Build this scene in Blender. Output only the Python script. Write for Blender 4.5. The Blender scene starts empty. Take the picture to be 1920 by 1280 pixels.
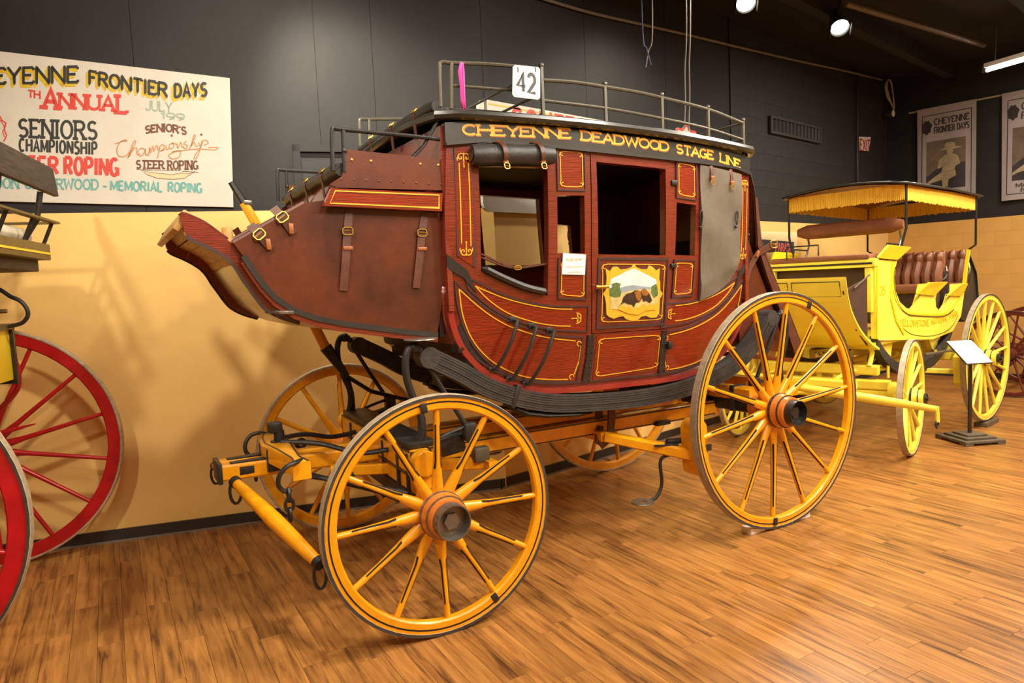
import bpy, bmesh, math, random
from mathutils import Vector, Matrix
from math import sin, cos, pi, radians, atan2, hypot, sqrt
random.seed(7)
SC = bpy.context.scene
COL = SC.collection

# ------------------------------------------------------------------ camera
FPX = 1309.435
YAW, PITCH, ROLL, CAMH = 0.72284, -0.08357, -0.045315, 1.68344
f0 = Vector((sin(YAW), cos(YAW), 0)); r0 = Vector((cos(YAW), -sin(YAW), 0)); u0 = Vector((0, 0, 1))
FW = f0*cos(PITCH) + u0*sin(PITCH)
ut = u0*cos(PITCH) - f0*sin(PITCH)
RT = r0*cos(ROLL) + ut*sin(ROLL)
UP = ut*cos(ROLL) - r0*sin(ROLL)
CAM = Vector((0, 0, CAMH))
cd = bpy.data.cameras.new('camera'); cd.sensor_width = 36.0; cd.lens = 36.0*FPX/1920; cd.clip_start = 0.05; cd.clip_end = 100
cam = bpy.data.objects.new('camera', cd); COL.objects.link(cam)
cam.matrix_world = Matrix(((RT.x, UP.x, -FW.x, CAM.x), (RT.y, UP.y, -FW.y, CAM.y), (RT.z, UP.z, -FW.z, CAM.z), (0, 0, 0, 1)))
SC.camera = cam
SC.view_settings.view_transform = 'Standard'; SC.view_settings.look = 'None'
SC.view_settings.gamma = 1.0; SC.view_settings.use_curve_mapping = False
SC.view_settings.exposure = 0.0

# ------------------------------------------------------------------ light
WARM = (1.0, 0.895, 0.73)
world = bpy.data.worlds.new('hall'); SC.world = world; world.use_nodes = True
world.node_tree.nodes['Background'].inputs[0].default_value = (1.0, 0.84, 0.66, 1)
world.node_tree.nodes['Background'].inputs[1].default_value = 0.10
def spot(name, loc, target, watts, angle=80, blend=0.6, size=0.09, col=WARM):
    l = bpy.data.lights.new(name, 'SPOT'); l.energy = watts; l.color = col
    l.spot_size = radians(angle); l.spot_blend = blend; l.shadow_soft_size = size
    o = bpy.data.objects.new(name, l); COL.objects.link(o); o.location = loc
    o.rotation_euler = (Vector(target) - Vector(loc)).to_track_quat('-Z', 'Y').to_euler()
    return o
def ceiling_lamp(name, loc, watts, size=0.6, col=WARM):
    l = bpy.data.lights.new(name, 'AREA'); l.energy = watts; l.color = col; l.shape = 'DISK'; l.size = size
    o = bpy.data.objects.new(name, l); COL.objects.link(o); o.location = loc
    return o
LIGHTS = [
    # track spots and a few added fill spots: over the left wall, in front of the vehicles and along the hall
    ('track_or_fill_spot', (1.35, 2.5, 4.25), (1.2, 5.4, 1.5), 360, 115, 0.10),
    ('track_or_fill_spot', (-1.6, 1.4, 4.25), (1.7, 4.6, 1.0), 330, 60, 0.12),  # added spot, lifts the front running gear and far wheel
    ('track_or_fill_spot', (1.7, 4.3, 4.25), (3.3, 4.45, 1.9), 420, 70, 0.12),  # added spot, brightens the wall seen through the coach windows
    ('track_or_fill_spot', (5.4, 3.2, 4.25), (5.2, 4.4, 1.2), 150, 110, 0.12),  # added spot, brightens the back wall past the coach
    ('track_or_fill_spot', (1.6, -0.6, 4.25), (2.8, 3.4, 1.2), 300, 75, 0.14),
    ('track_or_fill_spot', (4.4, -0.4, 4.25), (3.2, 3.2, 1.3), 380, 90, 0.14),
    ('track_or_fill_spot', (6.0, 0.4, 4.25), (4.8, 3.6, 0.2), 260, 90, 0.14),
    ('track_or_fill_spot', (7.0, -0.6, 4.25), (7.4, 2.7, 1.0), 340, 80, 0.12),
    ('track_or_fill_spot', (9.4, -0.2, 4.25), (8.6, 3.0, 1.0), 270, 90, 0.12),
    ('track_or_fill_spot', (2.6, -1.2, 4.25), (3.0, 1.4, 0.0), 170, 100, 0.14),
]
for nm, lo, ta, wa, an, sz in LIGHTS:
    spot(nm, lo, ta, wa, an, 0.7, sz)
FILL = (1.0, 0.92, 0.80)
for x, y, w in ((0.4, 1.2, 40), (3.6, 1.0, 90), (6.6, 1.0, 115), (9.6, 1.2, 120), (1.6, -1.8, 55), (5.0, -1.8, 90), (8.4, -1.8, 90)):  # unseen ceiling panels added as soft fill for the hall
    l = bpy.data.lights.new('fill_fluorescent', 'AREA'); l.energy = w; l.color = FILL; l.shape = 'RECTANGLE'; l.size = 1.3; l.size_y = 0.35
    o = bpy.data.objects.new('fill_fluorescent', l); COL.objects.link(o); o.location = (x, y, 4.24)
# ------------------------------------------------------------------ helpers
def ray(px, py): return FW + RT*((px-960)/FPX) - UP*((py-640)/FPX)
def hit(px, py, n, p0):
    r = ray(px, py); return CAM + r*((p0-CAM).dot(n)/r.dot(n))
class Frame:
    """a thing's own ground frame: u along it, v across it, z up"""
    def __init__(s, org, ang):
        s.o = Vector(org); s.a = ang
        s.U = Vector((cos(ang), sin(ang), 0)); s.V = Vector((-sin(ang), cos(ang), 0)); s.Z = Vector((0, 0, 1))
    def loc(s, w): d = w - s.o; return Vector((d.dot(s.U), d.dot(s.V), d.z))
    def wor(s, u, v, z): return s.o + s.U*u + s.V*v + s.Z*z
    def v(s, px, py, v): return s.loc(hit(px, py, s.V, s.wor(0, v, 0)))
    def u(s, px, py, u): return s.loc(hit(px, py, s.U, s.wor(u, 0, 0)))
    def z(s, px, py, z): return s.loc(hit(px, py, s.Z, s.wor(0, 0, z)))
    def empty(s, name):
        o = bpy.data.objects.new(name, None); COL.objects.link(o); o.location = s.o; o.rotation_euler = (0, 0, s.a)
        o.empty_display_size = 0.2
        return o
COACH = Frame((2.098963, 3.589712, 0), -0.197068)
KX, YW, XC, KA = 3.615277, 4.321494, 11.763334, -0.423144
WALLF = Frame((KX, YW, 0), KA)          # left wall, u<0 to the left, v>0 behind the wall face
BACKF = Frame((KX, YW, 0), 0.0)         # back wall going on to the right
RIGHTF = Frame((XC, YW, 0), -pi/2)      # right wall: u runs from the corner towards the viewer
SURREY = Frame((6.66, 3.05, 0), -0.05)

class MB:
    def __init__(s): s.v = []; s.f = []
    def add(s, vs, fs):
        n = len(s.v); s.v += [tuple(x) for x in vs]; s.f += [tuple(i+n for i in q) for q in fs]; return s
    def build(s, name, mat, parent=None, smooth=40, loc=None, rot=None):
        me = bpy.data.meshes.new(name); me.from_pydata(s.v, [], s.f); me.update()
        if smooth:
            me.shade_smooth(); me.set_sharp_from_angle(angle=radians(smooth))
        me.materials.append(mat)
        return place(name, me, parent, loc, rot)
    # shapes
    def box(s, c, d, R=None):
        x, y, z = d[0]/2, d[1]/2, d[2]/2; c = Vector(c)
        vs = [Vector(p) for p in ((-x,-y,-z),(x,-y,-z),(x,y,-z),(-x,y,-z),(-x,-y,z),(x,-y,z),(x,y,z),(-x,y,z))]
        if R is not None: vs = [R @ p for p in vs]
        return s.add([c+p for p in vs], [(3,2,1,0),(4,5,6,7),(0,1,5,4),(1,2,6,5),(2,3,7,6),(3,0,4,7)])
    def bbox(s, c, d, b=0.01, R=None):
        """box with chamfered edges"""
        bm = bmesh.new(); bmesh.ops.create_cube(bm, size=1.0)
        for v in bm.verts: v.co = Vector((v.co.x*d[0], v.co.y*d[1], v.co.z*d[2]))
        bmesh.ops.bevel(bm, geom=bm.edges[:], offset=min(b, min(d)*0.45), segments=2, profile=0.5, affect='EDGES')
        if R is not None: bm.transform(R.to_4x4())
        bm.transform(Matrix.Translation(Vector(c))); s.bm(bm); bm.free(); return s
    def bm(s, bm):
        bm.verts.index_update()
        return s.add([v.co for v in bm.verts], [[v.index for v in f.verts] for f in bm.faces])
    def bar(s, a, b, w, h, up=(0,0,1), w2=None, h2=None, ch=0):
        """rectangular bar from a to b (w across, h along up), may taper"""
        a = Vector(a); b = Vector(b); t = (b-a).normalized(); upv = Vector(up)
        x = t.cross(upv); x = x.normalized() if x.length > 1e-6 else Vector((1,0,0)); y = x.cross(t)
        w2 = w2 or w; h2 = h2 or h; vs = []
        for p, ww, hh in ((a, w, h), (b, w2, h2)):
            if ch:
                c = ch
                for i, j in ((-.5+c,-.5),(.5-c,-.5),(.5,-.5+c),(.5,.5-c),(.5-c,.5),(-.5+c,.5),(-.5,.5-c),(-.5,-.5+c)): vs.append(p + x*ww*i + y*hh*j)
            else:
                for i, j in ((-.5,-.5),(.5,-.5),(.5,.5),(-.5,.5)): vs.append(p + x*ww*i + y*hh*j)
        n = 8 if ch else 4
        fs = [tuple(range(n-1,-1,-1)), tuple(range(n,2*n))] + [(i,(i+1)%n,n+(i+1)%n,n+i) for i in range(n)]
        return s.add(vs, fs)
    def tube(s, pts, r, n=8, cap=True, closed=False, flat=1.0, up=None):
        pts = [Vector(p) for p in pts]; m = len(pts); rs = r if isinstance(r, (list, tuple)) else [r]*m
        vs = []; prev = None
        for i, p in enumerate(pts):
            a = pts[i-1] if (i or closed) else p; b = pts[(i+1) % m] if (i < m-1 or closed) else p
            t = (b-a).normalized()
            if prev is None:
                x = Vector(up) if up else (Vector((0,0,1)) if abs(t.z) < .9 else Vector((1,0,0)))
                x = (x - t*x.dot(t)).normalized()
            else:
                x = (prev - t*prev.dot(t)); x = x.normalized() if x.length > 1e-6 else prev
            prev = x; y = t.cross(x)
            for k in range(n):
                an = 2*pi*k/n; vs.append(p + x*(rs[i]*cos(an)) + y*(rs[i]*flat*sin(an)))
        fs = []
        for i in range(m if closed else m-1):
            j = (i+1) % m
            for k in range(n): fs.append((i*n+k, i*n+(k+1) % n, j*n+(k+1) % n, j*n+k))
        if cap and not closed: fs += [tuple(range(n-1,-1,-1)), tuple(range((m-1)*n, m*n))]
        return s.add(vs, fs)
    def lathe(s, prof, n=32, axis='Y', c=(0,0,0), cap=True):
        """prof = (radius, height along axis)"""
        vs = []; m = len(prof); c = Vector(c)
        for r, h in prof:
            for k in range(n):
                an = 2*pi*k/n; x, z = r*cos(an), r*sin(an)
                vs.append(c + (Vector((x, h, z)) if axis == 'Y' else Vector((x, z, h)) if axis == 'Z' else Vector((h, x, z))))
        fs = []
        for i in range(m-1):
            for k in range(n): fs.append((i*n+k, i*n+(k+1) % n, (i+1)*n+(k+1) % n, (i+1)*n+k))
        if prof[0] == prof[-1]: cap = False
        if cap and prof[0][0] > 1e-6: fs.append(tuple(range(n)))
        if cap and prof[-1][0] > 1e-6: fs.append(tuple(range(m*n-1, (m-1)*n-1, -1)))
        return s.add(vs, fs)
    def ball(s, c, r, n=10, sc=(1,1,1)):
        bm = bmesh.new(); bmesh.ops.create_uvsphere(bm, u_segments=n, v_segments=max(5, n*2//3), radius=r)
        for v in bm.verts: v.co = Vector((v.co.x*sc[0], v.co.y*sc[1], v.co.z*sc[2])) + Vector(c)
        s.bm(bm); bm.free(); return s
    def sweep(s, path, sect, closed_sect=True):
        """path: list of (origin, x axis, y axis); sect: list of (x, y)"""
        n = len(sect); vs = []
        for o, x, y in path:
            for a, b in sect: vs.append(Vector(o) + Vector(x)*a + Vector(y)*b)
        fs = []
        for i in range(len(path)-1):
            for k in range(n if closed_sect else n-1): fs.append((i*n+k, i*n+(k+1) % n, (i+1)*n+(k+1) % n, (i+1)*n+k))
        if closed_sect: fs += [tuple(range(n-1,-1,-1)), tuple(range((len(path)-1)*n, len(path)*n))]
        return s.add(vs, fs)
    def plate(s, poly, fmap, h0, h1, holes=(), su=None, sz=None):
        """solid plate: polygon (a, b) with holes, mapped by fmap(a, b, h) from h0 (back) to h1 (front)"""
        bm = bmesh.new(); edges = []
        for lp in [poly] + list(holes):
            vs = [bm.verts.new((a, b, 0)) for a, b in lp]
            edges += [bm.edges.new((vs[i], vs[(i+1) % len(vs)])) for i in range(len(vs))]
        bmesh.ops.triangle_fill(bm, use_beauty=True, use_dissolve=False, edges=edges)
        xs = [a for a, b in poly]; ys = [b for a, b in poly]
        for st, lo, hi, nr in ((su, min(xs), max(xs), (1,0,0)), (sz, min(ys), max(ys), (0,1,0))):
            if st:
                k = math.ceil(lo/st + 1e-6)
                while k*st < hi - 1e-6:
                    bmesh.ops.bisect_plane(bm, geom=bm.verts[:]+bm.edges[:]+bm.faces[:], plane_co=(k*st*nr[0], k*st*nr[1], 0), plane_no=nr, dist=1e-6)
                    k += 1
        bmesh.ops.recalc_face_normals(bm, faces=bm.faces[:])
        bm.verts.index_update(); n = len(bm.verts)
        P = [(v.co.x, v.co.y) for v in bm.verts]
        top = [[v.index for v in f.verts] for f in bm.faces]
        if bm.faces and sum(f.normal.z for f in bm.faces) < 0: top = [t[::-1] for t in top]
        cnt = {}
        for t in top:
            for i in range(len(t)):
                e = (t[i], t[(i+1) % len(t)]); cnt[e] = 1
        side = [(a, a+n, b+n, b) for (a, b) in cnt if (b, a) not in cnt]
        bm.free()
        return s.add([fmap(a, b, h1) for a, b in P] + [fmap(a, b, h0) for a, b in P], top + [[i+n for i in t][::-1] for t in top] + side)
    def strip(s, pts, w, fmap, h0, h1, closed=False):
        """flat ribbon of width w along (a, b) points, raised from h0 to h1"""
        P = [Vector((p[0], p[1])) for p in pts]; m = len(P)
        L = []; R = []
        for i in range(m):
            a = P[i-1] if (i or closed) else P[i]; b = P[(i+1) % m] if (i < m-1 or closed) else P[i]
            t = b - a; t = t.normalized() if t.length > 1e-9 else Vector((1, 0)); nn = Vector((-t.y, t.x))
            ww = w[i] if isinstance(w, (list, tuple)) else w
            k = 1.0
            if 0 < i < m-1:
                t1 = (P[i]-P[i-1]); 
                if t1.length > 1e-9: k = 1/max(.5, abs(nn.dot(Vector((-t1.y, t1.x)).normalized())))
            L.append(P[i] + nn*ww*.5*k); R.append(P[i] - nn*ww*.5*k)
        vs = []
        for i in range(m):
            vs += [fmap(L[i].x, L[i].y, h1), fmap(R[i].x, R[i].y, h1), fmap(L[i].x, L[i].y, h0), fmap(R[i].x, R[i].y, h0)]
        fs = []
        for i in range(m if closed else m-1):
            j = (i+1) % m; a, b = i*4, j*4
            fs += [(a, a+1, b+1, b), (a+2, a, b, b+2), (a+1, a+3, b+3, b+1)]
        if not closed: fs += [(0, 2, 3, 1), ((m-1)*4, (m-1)*4+1, (m-1)*4+3, (m-1)*4+2)]
        return s.add(vs, fs)
def place(name, me, parent=None, loc=None, rot=None):
    o = bpy.data.objects.new(name, me); COL.objects.link(o)
    if parent is not None: o.parent = parent
    if loc is not None: o.location = loc
    if rot is not None: o.rotation_euler = rot
    return o
def tag(o, label=None, cat=None, group=None, kind=None):
    if label: o['label'] = label
    if cat: o['category'] = cat
    if group: o['group'] = group
    if kind: o['kind'] = kind
    return o
def smooth_pts(pts, n=6, closed=False):
    """Catmull-Rom through the points"""
    P = [Vector(p) for p in pts]; m = len(P); out = []
    rng = m if closed else m-1
    for i in range(rng):
        p1, p2 = P[i], P[(i+1) % m]
        p0 = P[i-1] if (i or closed) else p1*2-p2
        p3 = P[(i+2) % m] if (i < m-2 or closed) else p2*2-p1
        for k in range(n):
            t = k/n
            out.append(.5*((2*p1) + (p2-p0)*t + (2*p0-5*p1+4*p2-p3)*t*t + (3*p1-p0-3*p2+p3)*t**3))
    if not closed: out.append(P[-1])
    return out
def arc(cx, cy, rx, ry, a0, a1, n=10):
    return [(cx+rx*cos(radians(a0+(a1-a0)*i/n)), cy+ry*sin(radians(a0+(a1-a0)*i/n))) for i in range(n+1)]

# ------------------------------------------------------------------ stroke lettering (height 1)
G = {
 'A': (.78, [[(0,0),(.39,1),(.78,0)], [(.14,.34),(.64,.34)]]),
 'B': (.66, [[(0,0),(0,1)], [(0,1),(.36,1)]+arc(.36,.76,.24,.24,90,-90,8)+[(0,.52)], [(0,.52),(.38,.52)]+arc(.38,.26,.28,.26,90,-90,8)+[(0,0)]]),
 'C': (.72, [arc(.38,.5,.38,.5,48,312,16)]),
 'D': (.74, [[(0,0),(0,1)], [(0,1),(.3,1)]+arc(.3,.5,.44,.5,90,-90,12)+[(0,0)]]),
 'E': (.62, [[(0,0),(0,1)], [(0,1),(.6,1)], [(0,.52),(.48,.52)], [(0,0),(.62,0)]]),
 'F': (.6, [[(0,0),(0,1)], [(0,1),(.6,1)], [(0,.52),(.46,.52)]]),
 'G': (.76, [arc(.38,.5,.38,.5,48,330,16)+[(.74,.42)], [(.74,0),(.74,.42),(.44,.42)]]),
 'H': (.76, [[(0,0),(0,1)], [(.76,0),(.76,1)], [(0,.52),(.76,.52)]]),
 'I': (.16, [[(.08,0),(.08,1)]]),
 'J': (.52, [[(.52,1),(.52,.28)]+arc(.26,.28,.26,.28,0,-170,10)]),
 'K': (.72, [[(0,0),(0,1)], [(.68,1),(0,.4)], [(.22,.6),(.72,0)]]),
 'L': (.58, [[(0,1),(0,0)], [(0,0),(.58,0)]]),
 'M': (.92, [[(0,0),(0,1)], [(0,1),(.46,.2),(.92,1)], [(.92,1),(.92,0)]]),
 'N': (.76, [[(0,0),(0,1)], [(0,1),(.76,0)], [(.76,0),(.76,1)]]),
 'O': (.8, [arc(.4,.5,.4,.5,90,450,20)]),
 'P': (.66, [[(0,0),(0,1)], [(0,1),(.38,1)]+arc(.38,.74,.28,.26,90,-90,8)+[(0,.48)]]),
 'R': (.7, [[(0,0),(0,1)], [(0,1),(.38,1)]+arc(.38,.75,.27,.25,90,-90,8)+[(0,.5)], [(.32,.5),(.7,0)]]),
 'S': (.64, [arc(.33,.74,.29,.26,35,250,10)+arc(.31,.26,.31,.26,80,-145,10)]),
 'T': (.7, [[(.35,0),(.35,1)], [(0,1),(.7,1)]]),
 'U': (.74, [[(0,1),(0,.34)]+arc(.37,.34,.37,.34,180,360,12)+[(.74,1)]]),
 'V': (.76, [[(0,1),(.38,0),(.76,1)]]),
 'W': (1.06, [[(0,1),(.27,0),(.53,.85),(.79,0),(1.06,1)]]),
 'X': (.72, [[(0,0),(.72,1)], [(0,1),(.72,0)]]),
 'Y': (.74, [[(0,1),(.37,.48),(.74,1)], [(.37,.48),(.37,0)]]),
 '1': (.3, [[(0,.8),(.2,1),(.2,0)]]),
 '2': (.62, [arc(.31,.7,.3,.3,160,-35,10)+[(0,0),(.62,0)]]),
 '3': (.6, [arc(.29,.75,.27,.25,150,-80,9), arc(.29,.26,.31,.27,85,-150,10)]),
 '4': (.68, [[(.5,0),(.5,1),(0,.3),(.68,.3)]]),
 '5': (.6, [[(.56,1),(.1,1),(.06,.56)]+arc(.28,.32,.32,.32,110,-140,10)]),
 '9': (.6, [arc(.3,.7,.3,.3,0,360,14), [(.6,.7),(.52,.25),(.2,0)]]),
 '8': (.6, [arc(.3,.75,.26,.25,0,360,14), arc(.3,.26,.3,.26,0,360,14)]),
 '-': (.4, [[(0,.5),(.4,.5)]]), "'": (.1, [[(.05,1),(.03,.75)]]), '.': (.1, [[(.03,0),(.03,.1)]]), ' ': (.42, []),
}
SERIF_ENDS = 'AFHIKMNPRTUVWXYBDEJL'
def text_strokes(txt, a0, b0, h, ws=1.0, gap=.22, serif=0.0):
    """polylines for txt starting at (a0, b0); returns list, end a"""
    out = []; x = a0
    for ch in txt:
        w, lines = G[ch]
        for ln in lines:
            out.append([(x+p[0]*h*ws, b0+p[1]*h) for p in ln])
            if serif and ch in SERIF_ENDS:
                for p, q in ((ln[0], ln[1]), (ln[-1], ln[-2])):
                    if (p[1] in (0, 1)) and abs(p[1]-q[1]) > .3:
                        sx = serif
                        out.append([(x+(p[0]-sx)*h*ws, b0+p[1]*h), (x+(p[0]+sx)*h*ws, b0+p[1]*h)])
            if serif and ch in 'EFTLZ':
                for p, q in ((ln[0], ln[1]), (ln[-1], ln[-2])):
                    if abs(p[1]-q[1]) < .05 and p[0] not in (0,) and p[1] in (0, 1):
                        out.append([(x+p[0]*h*ws, b0+p[1]*h), (x+p[0]*h*ws, b0+(p[1]+(.16 if p[1] == 0 else -.16))*h)])
        x += (w*ws + gap)*h
    return out, x - gap*h
def text_width(txt, ws=1.0, gap=.22): return sum(G[c][0]*ws + gap for c in txt) - gap
def lettering(mb, txt, a0, a1, b0, h, sw, fmap, h0, h1, serif=0.0, warp=None):
    """txt fitted between a0 and a1 with cap height h; warp(a, b) -> (a, b)"""
    gap = .20
    W = sum(G[c][0] for c in txt); ws = ((a1-a0)/h - gap*(len(txt)-1))/W
    if ws < .35: gap = .1; ws = ((a1-a0)/h - gap*(len(txt)-1))/W
    st, _ = text_strokes(txt, a0, b0, h, ws, gap, serif)
    for i, ln in enumerate(st):
        if warp: ln = [warp(*p) for p in ln]
        mb.strip(ln, sw, fmap, h0, h1 + (i % 3)*1e-4)
    return mb

# ------------------------------------------------------------------ materials
def sr(r, g, b):
    f = lambda c: (c/255/12.92) if c/255 <= .04045 else ((c/255+.055)/1.055)**2.4
    return (f(r), f(g), f(b))
def mat(name, col, rough=.5, metal=0., var=0.0, scale=8., bump=0., bscale=60., coat=0., stretch=(1,1,1), spec=.5, col2=None, grain=0):
    m = bpy.data.materials.new(name); m.use_nodes = True; nt = m.node_tree; bs = nt.nodes['Principled BSDF']
    bs.inputs['Roughness'].default_value = rough; bs.inputs['Metallic'].default_value = metal
    bs.inputs['Specular IOR Level'].default_value = spec
    if coat: bs.inputs['Coat Weight'].default_value = coat; bs.inputs['Coat Roughness'].default_value = .12
    N = nt.nodes.new; L = nt.links.new
    bs.inputs['Base Color'].default_value = (*col, 1)
    if var or bump or grain:
        tc = N('ShaderNodeTexCoord'); mp = N('ShaderNodeMapping'); mp.inputs['Scale'].default_value = stretch
        L(tc.outputs['Object'], mp.inputs['Vector'])
    if var or grain:
        nz = N('ShaderNodeTexNoise'); nz.inputs['Scale'].default_value = scale; nz.inputs['Detail'].default_value = 6; nz.inputs['Roughness'].default_value = .62
        L(mp.outputs['Vector'], nz.inputs['Vector'])
        src = nz.outputs['Fac']
        if grain:
            wv = N('ShaderNodeTexWave'); wv.wave_type = 'BANDS'; wv.bands_direction = 'Z'; wv.inputs['Scale'].default_value = grain
            wv.inputs['Distortion'].default_value = 7; wv.inputs['Detail'].default_value = 3; wv.inputs['Detail Scale'].default_value = 1.2
            L(mp.outputs['Vector'], wv.inputs['Vector'])
            mx = N('ShaderNodeMath'); mx.operation = 'MULTIPLY_ADD'; mx.inputs[1].default_value = .45
            L(wv.outputs['Fac'], mx.inputs[0])
            m2 = N('ShaderNodeMath'); m2.operation = 'MULTIPLY'; m2.inputs[1].default_value = .55
            L(src, m2.inputs[0]); L(m2.outputs[0], mx.inputs[2]); src = mx.outputs[0]
        rp = N('ShaderNodeValToRGB')
        c2 = col2 or tuple(c*(1-var) for c in col); c1 = tuple(min(1, c*(1+var*.6)) for c in col)
        rp.color_ramp.elements[0].position = .32; rp.color_ramp.elements[0].color = (*c2, 1)
        rp.color_ramp.elements[1].position = .68; rp.color_ramp.elements[1].color = (*c1, 1)
        L(src, rp.inputs['Fac']); L(rp.outputs['Color'], bs.inputs['Base Color'])
    if bump:
        n2 = N('ShaderNodeTexNoise'); n2.inputs['Scale'].default_value = bscale; n2.inputs['Detail'].default_value = 4
        L(mp.outputs['Vector'], n2.inputs['Vector'])
        bp = N('ShaderNodeBump'); bp.inputs['Strength'].default_value = bump; bp.inputs['Distance'].default_value = .01
        L(n2.outputs['Fac'], bp.inputs['Height']); L(bp.outputs['Normal'], bs.inputs['Normal'])
    return m
def emit(name, col, strength):
    m = bpy.data.materials.new(name); m.use_nodes = True; bs = m.node_tree.nodes['Principled BSDF']
    bs.inputs['Base Color'].default_value = (*col, 1); bs.inputs['Emission Color'].default_value = (*col, 1); bs.inputs['Emission Strength'].default_value = strength
    return m
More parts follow.
